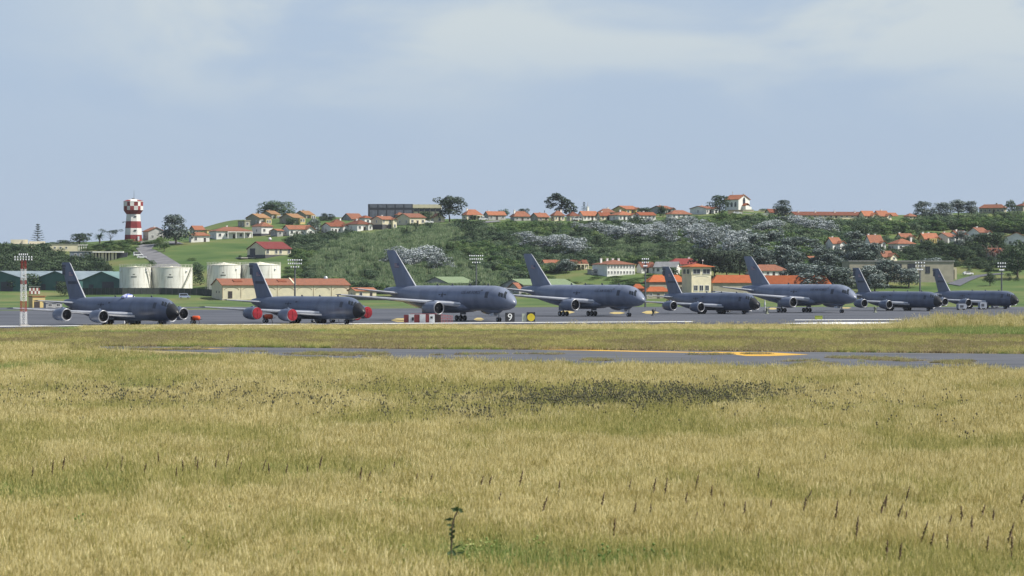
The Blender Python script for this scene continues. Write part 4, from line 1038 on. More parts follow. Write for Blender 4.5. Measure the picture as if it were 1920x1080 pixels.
a = MB(); a.prism([(-W/2-.4,hw-.1),(0,hw+hr+.28),(0,hw+hr+.5),(-W/2-.4,hw+.2)], 'x', -.3+.07*L, .3+.07*L); a.build('fire_wall_coping', W_CR, rf)
a = MB(); a.box((-L/2+L*.06,-W/2-.05,1.2),(1.6,.12,2.6)); a.box((-L/2-.05,-W*.2,2.2),(.1,.8,.8)); a.box((-L/2-.05,W*.05,2.2),(.1,.8,.8)); a.build('door', DOOR, t)
# ---------------- terminal and control tower
p, s = at(1307, 560); t = thing('control_tower', 'cream control tower with wide windows and orange pyramid roof', 'tower', p+Vector((0,4,0)), R(22), 'terminal buildings')
K = s
hh = lambda y0: (560-y0)/K
w2, d2 = 9.3, 6.6
a = MB(); a.box((0,0,hh(516)/2),(w2-1.2,d2+2,hh(516))); a.box((0,0,hh(508.2)-.0),(w2-1.0,d2+2.2,(516-500.5)/K-.02)); a.build('wall', W_CR, t)
for st_, (z_, ht) in enumerate(((hh(513.5),1.7),)):
    for i in range(2): window(t, (-.25+.5*i)*(w2-1.2), -d2/2-1.12, z_, 2.9, 1.7)
    for i in range(2): window(t, -w2/2+.48, (-.25+.5*i)*d2, z_, 2.2, 1.7, 'l')
for i in range(3): window(t, (-.28+.28*i)*(w2-1), -d2/2-1.02, hh(545), 1.5, 1.9)
a = MB(); hip(a, w2-.6, d2+2.3, hh(500.5), (500-494)/K, oh=.9); ro = a.build('roof', T_BR, t)
a = MB()
for k in range(8):
    t0, t1 = math.pi*k/8, math.pi*(k+1)/8
    a.tube((3*math.cos(t0),-d2/2-1.03,hh(520)+.5*math.sin(t0)),(3*math.cos(t1),-d2/2-1.03,hh(520)+.5*math.sin(t1)),.09,n=4)
a.build('wall_arch', TRIM, t)
a = MB(); a.tube((2.6,0,hh(499)),(2.6,0,hh(489)),.07); a.revolve([(0,.02),(.15,.3),(.45,.3),(.6,.02)],'z',(2.6,0,hh(490)),10); a.build('beacon', whitep, ro)
def shed_roof(label, L_, R_, yb, ye, yr, wall, tile, a=18, r=.12, **k):
    return HS(label, L_, R_, yb, ye, yr, wall, 'hip', tile, a, r, (), k.pop('nw',4), group='terminal buildings', name='terminal_wing', lw=0, **k)
shed_roof('orange hipped terminal wing left of the control tower', 1209, 1288, 560, 529, 516, W_TN, T_BR, 18, .1, back=10)
shed_roof('small upper orange roof above the left terminal wing', 1222, 1246, 535, 520.5, 517.5, W_TN, T_BR, nw=1, back=18)
shed_roof('lower orange porch roof at the left front of the terminal', 1206, 1256, 560, 547, 538, W_TN, T_BR, nw=3)
shed_roof('orange roof left of the edge on floodlight mast', 1180, 1211, 560, 546, 533, W_CR, T_BR, nw=2, back=14)
shed_roof('long bright orange terminal wing right of the control tower', 1330, 1418, 560, 531, 516.5, W_TN, T_BR, 14, .06, back=4, nw=6)
shed_roof('broad bright orange roof behind the sixth jet fin', 1366, 1575, 560, 533, 517, W_TN, T_BR, -14, .2, back=24, nw=8)
shed_roof('peaked orange roof behind the right terminal wing', 1356, 1402, 530, 517, 508.5, W_TN, T_OR, nw=2, back=40)
# ---------------- flat roofed modern building
p, s = at(1690, 532); t = thing('flat_building', 'long flat roofed grey tan building with tall dark window strips behind the trees', 'building', p+Vector((0,12,0)), R(6), 'buildings at the foot of the hill')
Wd = 200/s; hb = (532-490)/s
a = MB(); a.box((0,0,hb/2-1),(Wd,14,hb+2)); a.build('wall', W_TN, t)
a = MB(); a.box((0,0,hb+.15),(Wd+.8,14.8,.3)); a.build('roof', W_GY, t)
for px, w_, y0, y1 in ((1684,11,495,507),(1709,14,495,517),(1652,9,497,507),(1740,8,500,512)):
    window(t, (px-1690)/s, -7, (532-y1)/s, w_/s, (y1-y0)/s, 'f', fr=W_DK)
p, s = at(1777, 524); t = thing('framed_building', 'small building with a pale yellow frame around dark tall windows', 'building', p+Vector((0,5,0)), R(-4), 'buildings at the foot of the hill')
wd, hb = 33/s, 22/s
a = MB(); a.box((0,0,hb/2-1),(wd,8,hb+2)); a.build('wall', W_DK, t)
a = MB(); a.box((0,-4.3,hb-.35),(wd+.6,1.2,.9)); a.box((wd/2,-4.3,hb/2-.6),(.9,1.2,hb-.4)); a.box((-wd/2,-4.3,hb/2-.6),(.9,1.2,hb-.4)); a.build('frame', W_CR, t)
for i in range(5): window(t, -wd/2+wd*(i+.6)/5.2, -4.0, .6, .8, hb-1.8, 'f', fr=W_BL)
# ---------------- long hall on the ridge
p, s = at(758, 414); t = thing('long_hall', 'long flat roofed hall with dark panelled left half and cream right half on the ridge', 'building', p+Vector((0,40,0)), R(0), 'ridge buildings')
k = (p.y+40)/p.y; t.location.x = p.x*k; t.location.z = H+(p.z-H)*k; s = s/k
z = lambda y: (414-y)/s; xx = lambda px: (px-758)/s
a = MB(); a.box((xx(732),6,z(382.5)/2-1),(xx(774)-xx(690),12,z(382.5)+2)); a.build('dark_wall', W_BL, t)
gp = mat('grey translucent hall panel', (.16,.17,.21), .4, (.11,.12,.15), .8)
a = MB()
for i in range(5):
    xa = xx(690+3.5+i*16.2); xb = xx(690+3.5+i*16.2+13.6)
    a.box(((xa+xb)/2,-.05,(z(383.3)+z(389.5))/2),(xb-xa,.12,z(383.3)-z(389.5))); a.box(((xa+xb)/2,-.05,(z(394)+z(410))/2),(xb-xa,.12,z(394)-z(410)))
a.build('wall_panel', gp, t)
a = MB(); a.box((xx(800.5),6.3,z(383.5)/2-1),(xx(827)-xx(774),11,z(383.5)+2)); a.build('cream_wall', W_CR, t)
a = MB()
for i in range(5):
    xa = xx(776+i*10.3); xb = xa+xx(8.2)-xx(0); a.box(((xa+xb)/2,.75,(z(391)+z(396.5))/2),(xb-xa,.1,z(391)-z(396.5)),0)
for i in range(6): a.box((xx(774.6+i*10.3),.5,z(400)),(.5,.5,z(390)*2-z(400)+.0),1)
a.build('window_band', [PANE, W_DK], t)
a = MB(); a.box((xx(800.5),.35,z(386.6)),(xx(827)-xx(774),.7,z(383.4)-z(390))); a.build('parapet', W_CR, t)
# ---------------- church
p, s = at(1384, 394.5); t = thing('church', 'tall white church with orange roof and arched windows on the ridge', 'church', p+Vector((0,6,0)), R(40), 'ridge buildings')
L, W, hw, hr = 7.6, 9.6, 21/s, 8/s
# long side faces left: build with the nave along y
a = MB(); pr = [(-L/2,-4),(L/2,-4),(L/2,hw-.02),(0,hw+hr-.03),(-L/2,hw-.02)]; a.prism(pr,'y',-W/2,W/2); a.build('wall', W_WH, t)
a = MB(); chevron(a, W, L, hw, hr, 'y'); ro = a.build('roof', T_OR, t)
for i in range(3): window(t, -L/2, W*(-.28+.28*i), 1.9, 1.25, 1.6, 'l', True, fr=W_GY)
a = MB(); a.prism([(-.8,hw*.45),(.8,hw*.45),(.8,hw*.95),(.5,hw*1.12),(0,hw*1.2),(-.5,hw*1.12),(-.8,hw*.95)],'y',-W/2-.08,-W/2+.02); a.build('front_window', PANE, t)
a = MB(); a.box((0,-W/2-1.3,hw*.22),(2.6,2.4,hw*.44)); chevron(a, 2.4, 2.6, hw*.44, 1.0, 'y', (0,-W/2-1.3), .25, .2, 1); a.box((2.4,-W/2-1.2,.9),(1.4,1.8,1.8)); a.build('entrance_porch', [W_WH, T_DK], t)
a = MB(); a.box((0,W/2-1.5,hw+hr+.9),(.16,.16,1.8)); a.box((0,W/2-1.5,hw+hr+1.2),(.8,.16,.16)); a.box((0,-W/2+.3,hw+hr+.3),(.5,.5,.6)); a.build('roof_cross', W_GY, ro)
def lowwall(name, label, L_, R_, yt, yb, m, dp=.6, rz=0):
    p, s = at((L_+R_)/2, yb); h_ = (yb-yt)/s; a = MB(); a.box((0,0,h_/2-1),((R_-L_)/s,dp,h_+2)); a.box((0,0,h_+.06),((R_-L_)/s+.2,dp+.2,.12))
    o = a.build(name, m); o.location = p; o.rotation_euler.z = rz; tag(o, label, 'wall', 'low walls'); return o
lowwall('retaining_wall', 'tan retaining wall under the church', 1365, 1393, 394, 401, mat('tan stone wall', (.33,.29,.2), .9, (.24,.22,.16), .5))
lowwall('retaining_wall', 'upper white terrace wall right of the church', 1391, 1413, 393.4, 396.4, W_CR)
lowwall('retaining_wall', 'lower white terrace wall right of the church', 1394, 1440, 400.4, 402.6, W_WH)
lowwall('retaining_wall', 'pale wall stub left of the round ridge tree', 1422, 1441, 394, 397, W_CR)
lowwall('retaining_wall', 'small white framed hut wall at the left end of the long terrace', 1472, 1484, 398.5, 404.5, W_CR)
lowwall('garden_wall', 'yellow garden wall glimpsed between the lower right trees', 1781, 1814, 488.5, 494.5, W_YE)
lowwall('garden_wall', 'pale parapet wall left of the hill road by the tower', 263, 283, 452.5, 458.5, W_GY, rz=R(25))
# slender white tower
p, s = at(1102, 412); t = thing('bell_tower', 'slender white tower with thin spire among ridge houses', 'tower', p, R(30), 'ridge buildings')
hb = (412-388)/s; a = MB(); a.box((0,0,hb/2-1),(.95,.95,hb+2)); a.box((0,0,hb+.05),(1.2,1.2,.14)); a.build('shaft', W_WH, t)
a = MB(); a.tube((0,0,hb+.1),(0,0,(412-378)/s),.16,.03); a.build('spire', W_GY, t)
# ---------------- striped observation tower
TR = mat('tower red paint', (.24,.04,.04), .75, (.18,.03,.03), .7); TW = mat('tower white paint', (.70,.69,.66), .75, (.58,.57,.55), .7)
p, s = at(250, 452.3); t = thing('striped_tower', 'red and white banded tower with a checkered octagonal head', 'tower', p, R(11))
zf = lambda y: (452.3-y)/s
def octo(r, z): return [(r*math.cos(math.pi*2*(i+.5)/8), r*math.sin(math.pi*2*(i+.5)/8), z) for i in range(8)]
bands = [(453,440.6,1,18.2,16.6),(440.6,428.2,0,16.6,16.0),(428.2,415.2,1,16.0,14.6),(415.2,402,0,14.4,13.4)]
for i, (ya, yb_, m_, ra, rb) in enumerate(bands):
    a = MB(); za = zf(ya)-(3 if i == 0 else 0); a.rings([octo(ra/s, za), octo(rb/s, zf(yb_)-.004)], 0, False)
    bo = a.build('tower_band', TR if m_ else TW, t)
    if not m_:
        a = MB(); a.box((0.6,-rb/s*.93-.12,(zf(ya)+zf(yb_))/2+.5),(1.1,.4,.5)); a.build('window', PANE, bo)
    if i == 0:
        a = MB(); a.box((2.1,-ra/s*.92-.1,1.2),(.8,.5,2.0)); a.build('door', whitep, bo)
    if i == 2:
        a = MB(); a.box((-rb/s*1.02-.5,0,zf(416.5)),(1.6,.9,.25)); a.box((-rb/s*1.02-1.1,0,zf(417.6)),(.4,.8,.5)); a.build('bracket', W_DK, bo)
a = MB(); a.rings([octo(13.6/s, zf(402)), octo(19.2/s, zf(394.5))], 0, False); a.build('flared_collar', TR, t)
ck = MB(); rr = 19.2/s
for row in range(2):
    z0 = zf(394.4)+row*(zf(386.7)-zf(394.4)); z1 = z0+(zf(386.7)-zf(394.4))
    for i in range(8):
        A = Vector(octo(rr, z0)[i]); B = Vector(octo(rr, z0)[(i+1)%8])
        for k in range(2):
            q0 = A.lerp(B, k/2); q1 = A.lerp(B, (k+1)/2); ck.quad(q0, q1, (q1.x,q1.y,z1), (q0.x,q0.y,z1), (k+row)%2)
ck.build('checkered_head', [TR, TW], t)
a = MB(); a.rings([octo(19.6/s, zf(378.8)), octo(19.6/s, zf(378.0)), octo(13/s, zf(375.4)), octo(5/s, zf(373.6))], 0, False)
for i in range(8):
    if i % 2 == 0:
        A = octo(19.7/s, zf(377.7)); B = octo(13.1/s, zf(375.2)); a.add([A[i],A[(i+1)%8],B[(i+1)%8],B[i]], [(0,1,2,3)], 1)
ro = a.build('roof', [TW, TR], t)
a = MB(); a.revolve([(zf(374),.9),(zf(372.4),.8),(zf(371.6),.3)],'z',(0,0,0),12); a.tube((.3,0,zf(372)),(.3,0,zf(356.5)),.1,.04); a.build('antenna', W_DK, ro)
# ---------------- storage tanks
TK = mat('pale cream tank paint', (.72,.715,.66), .6, (.6,.595,.55), .35); TKR = mat('tank roof paint', (.70,.68,.58), .6); RAIL = mat('tank railing', (.62,.62,.52), .6)
_tn = TK.node_tree; _mp = _tn.nodes.new('ShaderNodeMapping'); _mp.inputs['Scale'].default_value = (1.6,1.6,.16)
_tn.links.new([q for q in _tn.nodes if q.type == 'TEX_COORD'][0].outputs['Object'], _mp.inputs[0]); _n = [q for q in _tn.nodes if q.type == 'TEX_NOISE'][0]; _tn.links.new(_mp.outputs[0], _n.inputs['Vector']); _n.inputs['Scale'].default_value = 1; _n.inputs['Detail'].default_value = 8
_r = [q for q in _tn.nodes if q.type == 'VALTORGB'][0].color_ramp; _r.elements[0].color = (.50,.485,.43,1); _r.elements[0].position = .3; _r.elements[1].position = .5
def tank(L_, R_, yt, yb, label, cone=.0, stair=None, bolt=False, back=0):
    p, s = at((L_+R_)/2, yb); r = (R_-L_)/2/s; h_ = (yb-yt)/s
    t = thing('storage_tank', label, 'tank', p+Vector((0,r+back,0)), 0, 'cream storage tanks'); k = (p.y+r+back)/p.y
    t.location = (p.x*k, p.y+r+back, H+(p.z-H)*k)
    a = MB(); a.revolve([(-2,r),(h_*.5,r),(h_,r)],'z',(0,0,0),48,0)
    for q in (.33,.66): a.revolve([(h_*q-.04,r),(h_*q-.04,r+.03),(h_*q+.04,r+.03),(h_*q+.04,r)],'z',(0,0,0),48,0,False,False)
    a.build('shell', TK, t)
    a = MB(); a.revolve([(h_+.01,r+.12),(h_+.12,r+.12),(h_+.12+cone*r,.5),(h_+.3+cone*r,.45),(h_+.32+cone*r,.05)],'z',(0,0,0),48); a.build('roof', TKR, t)
    a = MB(); n = 26
    for i in range(n):
        q = 2*math.pi*i/n; a.tube((r*math.cos(q),r*math.sin(q),h_+.1),(r*math.cos(q),r*math.sin(q),h_+1.2),.06,n=4)
    for zz in (.65,1.2):
        for i in range(n):
            q, q2 = 2*math.pi*i/n, 2*math.pi*(i+1)/n; a.tube((r*math.cos(q),r*math.sin(q),h_+zz),(r*math.cos(q2),r*math.sin(q2),h_+zz),.05,n=4,cap=False)
    a.build('railing', RAIL, t)
    if stair:
        a = MB(); a0, a1 = stair; n = 18; pts = []
        for i in range(n+1):
            q = R(a0+(a1-a0)*i/n); zz = h_*(1-i/n)
            a.box((0,0,0),(.9,.45,.09),0,Matrix.Translation(((r+.5)*math.cos(q),(r+.5)*math.sin(q),zz)) @ Matrix.Rotation(q,4,'Z')); pts.append(((r+.95)*math.cos(q),(r+.95)*math.sin(q),zz))
        for i in range(n):
            a.tube(Vector(pts[i])+Vector((0,0,1)),Vector(pts[i+1])+Vector((0,0,1)),.05,n=4); a.tube(pts[i],pts[i+1],.1,n=4)
        a.build('stair', mat('tank stair steel', (.40,.39,.31), .6), t)
    a = MB()
    for row, (wd_, hh_) in enumerate(((1.0,.35),(2.0,.45))):
        for k_ in range(int(wd_/.34)):
            q = R(-86)+ (k_-wd_/.68+.5)*.42/r
            a.box((0,0,0),(.04,.3,hh_),0,Matrix.Translation(((r+.02)*math.cos(q),(r+.02)*math.sin(q),h_*(.72-.1*row))) @ Matrix.Rotation(q,4,'Z'))
    a.build('stencil_mark', mat('dark stencil paint', (.10,.10,.09), .8), t)
    a = MB(); 
    for q in (R(-150),R(-40)): a.revolve([(0,.05),(.12,.34),(.5,.34),(.62,.05)],'z',((r+.2)*math.cos(q),(r+.2)*math.sin(q),h_*.82),10)
    a.build('lamp', whitep, t)
tank(224, 283, 501, 548.5, 'leftmost cream storage tank', .03, (-40,-10))
tank(282, 361, 501.5, 549, 'broad cream storage tank with a diagonal outer stair', .03, (-20,-62))
tank(388, 452, 497, 547, 'cream storage tank with pale cone roof left of the second jet fin', .13, (-130,-160), back=6)
tank(448, 527, 497, 547, 'cream storage tank with pale cone roof behind the second jet fin', .13, (-120,-150), back=14)
# dark fence before the tanks
def fence(pts, h_, label, m, gap=2.4, name='fence'):
    a = MB(); b_ = MB()
    for (xa, ya), (xb, yb) in zip(pts, pts[1:]):
        A, _ = at(xa, ya); B, _ = at(xb, yb); n = max(1, int((B-A).length/gap))
        for i in range(n):
            q = A.lerp(B, i/n); q2 = A.lerp(B, (i+1)/n); u = (q2-q).normalized(); nn = Vector((-u.y,u.x,0))*.05
            a.add([q+nn,q2+nn,q2+nn+Vector((0,0,h_)),q+nn+Vector((0,0,h_)),q-nn,q2-nn,q2-nn+Vector((0,0,h_)),q-nn+Vector((0,0,h_))],[(0,1,2,3),(5,4,7,6),(3,2,6,7),(0,4,5,1),(0,3,7,4),(1,5,6,2)])
            b_.box(tuple(q+Vector((0,-.12,h_/2+.1))),(.14,.14,h_+.2))
    t = thing(name, label, 'fence'); a.build('panel', m, t); b_.build('post', W_DK, t); return t
FN = mat('dark mesh fence', (.055,.065,.06), .9, (.04,.05,.045), .6)
fence([(150,553),(230,552.5),(300,552.5),(380,554),(398,556)], 2.6, 'dark boundary fence along the foot of the storage tanks', FN)
fence([(655,563),(720,563),(790,562)], 1.6, 'low dark rail fence right of the cream hangar', FN)
# ---------------- green warehouses
GW = mat('teal cladding', (.055,.13,.125), .6, (.045,.11,.105), .4); GRF = mat('pale teal roof sheet', (.15,.24,.23), .5, (.11,.19,.185), .25, spec=.5); GRG = mat('grey teal roof sheet', (.20,.25,.28), .5, (.15,.19,.22), .25)
def warehouse(label, xl, xm, xr, yr, ye, yb, long_px, m):
    """gable front from xl to xr with its ridge running back to the right of the frame"""
    p, s = at((xl+xr)/2, yb); Wd = (xr-xl)/s; hw = (yb-ye)/s; hr = (ye-yr)/s; D = 46
    t = thing('warehouse', label, 'warehouse', p, R(-22), 'green warehouses')
    a = MB(); a.prism([(-Wd/2,-2),(Wd/2,-2),(Wd/2,hw-.02),(0,hw+hr-.03),(-Wd/2,hw-.02)],'y',0,D); a.build('wall', GW, t)
    a = MB(); chevron(a, D, Wd, hw, hr, 'y', (0,D/2), .5, .2); ro = a.build('roof', m, t)
    a = MB(); a.box((Wd*.16,-.05,1.8),(Wd*.3,.12,3.8)); a.box((-Wd*.28,-.05,1.3),(2,.12,2.6)); a.build('door', W_BL, t)
    a = MB()
    for k in range(3): a.prism([(-Wd*.36,hw+hr*.28+.16),(-Wd*.06,hw+hr*.88+.16),(-Wd*.06,hw+hr*.88+.32),(-Wd*.36,hw+hr*.28+.32)],'y',6+k*13,6.8+k*13)
    a.build('skylight', mat('pale skylight', (.5,.55,.55), .4), ro)
warehouse('leftmost green warehouse with grey roof behind the bushes', -42, 0, 44, 509, 521, 546, 0, GRG)
warehouse('wide green warehouse with teal gable left of the first jet fin', 58, 105, 150, 509, 524, 545, 0, GRG)
warehouse('green warehouse with pale teal roof between first jet fin and the tanks', 150, 190, 232, 510, 525, 546, 0, GRF)
# ---------------- far left buildings
p, s = at(84, 470); t = thing('flat_building', 'long low cream building with flat roof above the dark left wood', 'building', p+Vector((0,4,0)), R(8), 'far left buildings')
wd = 118/s; hb = 12/s
a = MB(); a.box((0,0,hb/2-2),(wd,9,hb+4)); a.build('wall', W_CR, t); a = MB(); a.box((0,0,hb+.1),(wd+.5,9.5,.2)); a.build('roof', W_GY, t)
a = MB(); a.box((-wd*.14,1,hb+.75),(7.5,4,1.3)); a.box((-wd*.42,1,hb+1.2),(8,4,2.0)); a.box((-wd*.345,-1,hb+1.1),(1.4,1.4,2.0)); a.build('roof_block', W_CR, t)
for k in range(4): window(t, wd*(.05+.09*k), -4.5, 1.0, .8, .8)
a = MB()
for k in range(4): a.box((wd/2+.6+k*1.1,-3.2,hb*.42),(.45,.45,hb*.84))
a.box((wd/2+2.2,-2.6,hb*.9),(5.0,2.2,.35)); a.build('portico', W_WH, t)
p, s = at(203, 489.5); t = thing('colonnade_building', 'low white building with a row of pillars below the striped tower', 'building', p+Vector((0,5,0)), R(4), 'far left buildings')
wd = 66/s; hb = 16/s
a = MB(); a.box((0,1,hb/2-1),(wd,7,hb+2)); a.build('wall', W_BL, t); a = MB(); a.box((-.6,-.6,hb+.2),(wd*.86,10.5,.55)); a.build('roof', W_WH, t)
a = MB()
for k in range(8): a.box((-wd/2+.5+k*wd*.094,-4.4,hb/2-.6),(.75 if k % 3 else 1.1,.5,hb+1.1))
a.build('pillar', W_CR, t)
p, s = at(151, 484); t = thing('flat_building', 'bluish grey low flat building left of the pillared white building', 'building', p+Vector((0,4,0)), R(6), 'far left buildings')
wd = 44/s; hb = 12/s
a = MB(); a.box((0,0,hb/2-2),(wd,8,hb+4)); a.build('wall', mat('bluish grey cladding', (.22,.25,.32), .8), t); a = MB(); a.box((0,0,hb+.12),(wd+.5,8.5,.24)); a.build('roof', W_GY, t)
for k in range(3): window(t, wd*(-.25+.22*k), -4, 1.0, .9, 1.0)
# yellow hut by the striped mast
t, L, W, hw, hr = HS('small yellow hut with rusty roof edge right of the striped lattice mast', 55, 83, 577, 556, 554.5, W_YE, 'flat', mat('rusty roof slab', (.32,.13,.06), .9), 28, .22, (), 0, lw=0, door=False, group='small huts', name='hut', deep=.5)
a = MB(); a.box((-L*.15,-W/2-.04,1.0),(1.9,.12,2.1)); a.build('door', DOOR, t)
t, L, W, hw, hr = HS('low pale corrugated shed right of the yellow hut', 82, 116, 577.5, 567.5, 566.5, W_GY, 'flat', W_GY, 20, .15, (), 2, lw=0, door=False, group='small huts', name='hut', deep=.5)
p, s = at(64, 553); t = thing('red_white_hut', 'small red and white checked shelter above the yellow hut', 'hut', p, R(10), 'small huts')
a = MB()
for i in range(6):
    for k in range(2): a.box((-1.6+i*.7, 0, .65+k*1.2+.3),(.69,1.6,1.19),(i+k)%2)
a.build('wall', [mat('dull red check', (.3,.08,.07), .8), W_WH], t); a = MB(); a.box((.15,0,3.25),(4.8,2,.14)); a.build('roof', W_GY, t)
# ---------------- parked cars
CARC = {'white': mat('white car paint', (.75,.76,.77), .3, spec=.6), 'dark': mat('dark car paint', (.05,.06,.09), .3, spec=.6), 'blue': mat('pale blue car paint', (.35,.42,.6), .3, spec=.6)}
def car(px, py, c, label, rz=0, van=False):
    p, s = at(px, py); t = thing('parked_car', label, 'car', p+Vector((0,0,.3)), rz, 'cars parked around the base')
    body = [(-2.1,.35),(2.1,.35),(2.15,.75),(1.9,.92),(.9,1.0),(-2.0,1.0),(-2.15,.8)]
    roof = [(1.0,.99),(.45,1.45),(-1.2,1.48),(-1.9,.99)] if not van else [(1.5,.99),(1.0,1.9),(-2.0,1.95),(-2.1,.99)]
    a = MB(); a.prism(body,'y',-.85,.85); a.prism([(x,z-.0) for x,z in roof],'y',-.74,.74); a.build('body', CARC[c], t)
    a = MB(); rx = [(x*.86-.05, .99+(z-.99)*.82+.03) for x,z in roof]; a.prism(rx,'y',-.76,.76); a.build('window', PANE, t)
    for wx in (-1.3,1.35):
        for wy in (-.8,.8):
            wo = wheel_mb(.32,.2).build('wheel', [tyre, strutm], t); wo.location = (wx,wy,.32)
car(266, 486, 'white', 'white car parked in front on the bend of the hill road', .1)
car(259, 482, 'white', 'white van parked behind the white car on the hill road bend', .3, True)
car(346, 561, 'blue', 'pale blue van parked beside the fence right of the broad tank', .2, True)
car(872, 418.5, 'dark', 'dark car driving on the ridge road below the orange hip house', .3)
car(906, 414.5, 'white', 'white car on the ridge road left of the low grey walled house', .2)
car(1082, 414.5, 'white', 'white car parked below the small cream ridge house', .1)
car(804, 420, 'white', 'white car parked by the small tan cottage on the ridge', .4)
car(1815, 517.5, 'white', 'white car on the dark service road at the lower right', .3)
car(1383, 403.5, 'white', 'white car by the retaining wall below the church', .1)
# ------------------------------------------------------------------ trees and shrubs
bark = mat('bark', (.12,.10,.08), .9, (.07,.06,.05), 2.0)
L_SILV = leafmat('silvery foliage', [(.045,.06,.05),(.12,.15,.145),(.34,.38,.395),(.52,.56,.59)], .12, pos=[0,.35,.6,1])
L_POHU = leafmat('grey green foliage', [(.018,.034,.025),(.036,.060,.046),(.11,.145,.13),(.30,.35,.34)], .12, pos=[0,.5,.78,1], rough=.5, spec=.4)  # palest tones imitate highlights on the glossy, top-lit leaves
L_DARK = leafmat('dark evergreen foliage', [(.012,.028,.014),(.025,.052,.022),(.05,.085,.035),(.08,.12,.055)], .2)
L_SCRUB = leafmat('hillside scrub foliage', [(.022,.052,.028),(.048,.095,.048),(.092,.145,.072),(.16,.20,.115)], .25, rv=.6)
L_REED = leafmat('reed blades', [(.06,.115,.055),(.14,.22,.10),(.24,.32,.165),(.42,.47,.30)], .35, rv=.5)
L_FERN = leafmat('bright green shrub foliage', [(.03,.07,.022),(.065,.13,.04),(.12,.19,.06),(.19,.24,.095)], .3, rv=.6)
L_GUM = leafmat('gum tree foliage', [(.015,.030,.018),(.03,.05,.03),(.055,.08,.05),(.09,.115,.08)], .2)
L_RED = leafmat('reddish palm skirt foliage', [(.05,.03,.03),(.12,.06,.055),(.2,.12,.11),(.10,.12,.08)], .15)

def crown_mesh(name, blobs, n, q, m, r_, squash=.8, up=.35, tone_top=.0, inner=.72):
    """leaf clumps on the shells of many small blobs; all in a unit box, z from 0 to 1"""
    V = []; Fc = []; T = []
    vol = sum(b[3]**2 for b in blobs)
    for (cx, cy, cz, br) in blobs:
        k = max(4, int(n*br*br/vol))
        bt = r_.uniform(-.16,.16)
        for _ in range(k):
            while True:
                d = Vector((r_.gauss(0,1), r_.gauss(0,1), r_.gauss(0,1)))
                if d.length > .1: break
            d.normalize()
            if d.z < -.45 and r_.random() < .7: d.z = -d.z
            rad = br*r_.uniform(inner, 1.08)
            c = Vector((cx+d.x*rad, cy+d.y*rad, cz+d.z*rad*squash))
            nn = (d+Vector((r_.gauss(0,.45), r_.gauss(0,.45), r_.gauss(0,.45)+up))).normalized()
            u = nn.orthogonal().normalized(); a = r_.uniform(0,6.28)
            u = (u*math.cos(a)+nn.cross(u)*math.sin(a)); v = nn.cross(u)
            s1 = q*r_.uniform(.6,1.3); s2 = q*r_.uniform(.45,1.0)
            o = len(V)
            V += [c-u*s1*r_.uniform(.7,1)-v*s2*.3, c-u*s1*.15+v*s2*-1*r_.uniform(.7,1), c+u*s1*r_.uniform(.8,1)+v*s2*.1, c+u*s1*.1+v*s2*r_.uniform(.7,1.1)]
            Fc.append((o,o+1,o+2,o+3))
            T.append(min(1,max(0, r_.random()**1.2*.9+bt+tone_top*max(0,d.z))))  # clumps facing up turn paler: light from above painted into the tone
    A = np.array([tuple(p) for p in V])
    lo, hi = np.percentile(A, 3, axis=0), np.percentile(A, 97, axis=0)     # fill the unit box
    for i in (0,1): A[:,i] = (A[:,i]-(lo[i]+hi[i])/2)/(hi[i]-lo[i])*.94
    zb = max(lo[2], .04); A[:,2] = zb+(A[:,2]-zb)*(.96-zb)/(hi[2]-zb)
    me = bpy.data.meshes.new(name); me.from_pydata(A.tolist(), [], Fc)
    me.materials.append(m)
    a = me.attributes.new('tone','FLOAT','FACE'); a.data.foreach_set('value', T)
    me.update(); return me
def trunk_mesh(r_, top=.6, nb=5, th=.035, spread=.3, name='trunk'):
    mb = MB(); z = 0; x = y = 0; pts = [(0,0,-.25,th*1.3)]
    for k in range(4):
        z += top/4; x += r_.uniform(-.02,.02); y += r_.uniform(-.02,.02); pts.append((x,y,z,th*(1-.15*k)))
    for a, b_ in zip(pts, pts[1:]): mb.tube(a[:3], b_[:3], a[3], b_[3], 6, cap=False)
    for k in range(nb):
        q = 6.28*k/nb+r_.uniform(-.4,.4); b0 = pts[2+(k%3)]
        e = (b0[0]+spread*math.cos(q)*r_.uniform(.7,1.2), b0[1]+spread*math.sin(q)*r_.uniform(.7,1.2), min(.9,b0[2]+r_.uniform(.18,.34)))
        mid = tuple((b0[i]+e[i])/2+(0,0,.04)[i] for i in range(3))
        mb.tube(b0[:3], mid, th*.55, th*.4, 5, cap=False); mb.tube(mid, e, th*.4, th*.15, 5, cap=False)
    return mb.mesh(name, [bark])
def dome(r_, n, rx=.36, z0=.35, z1=.88, br=(.14,.22)):
    out = []
    for _ in range(n):
        a = r_.uniform(0,6.28); t = r_.random()**.6; h_ = r_.random()
        rr = rx*t*math.sqrt(max(.05,1-h_*h_*.8))
        out.append((rr*math.cos(a), rr*math.sin(a), z0+(z1-z0-.1)*h_, r_.uniform(*br)))
    return out
TREE = {}
r0 = random.Random(11)
def defkind(kind, variants): TREE[kind] = variants
def cm(name, *a, **k): return crown_mesh(name, *a, **k)
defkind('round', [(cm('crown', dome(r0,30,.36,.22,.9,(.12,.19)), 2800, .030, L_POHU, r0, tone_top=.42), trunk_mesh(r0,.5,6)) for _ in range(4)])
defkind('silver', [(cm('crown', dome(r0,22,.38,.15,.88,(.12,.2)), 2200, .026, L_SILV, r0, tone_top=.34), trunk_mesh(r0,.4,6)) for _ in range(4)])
defkind('dark', [(cm('crown', dome(r0,20,.34,.16,.88,(.14,.22)), 1700, .030, L_DARK, r0, tone_top=.2), trunk_mesh(r0,.45,5)) for _ in range(3)])
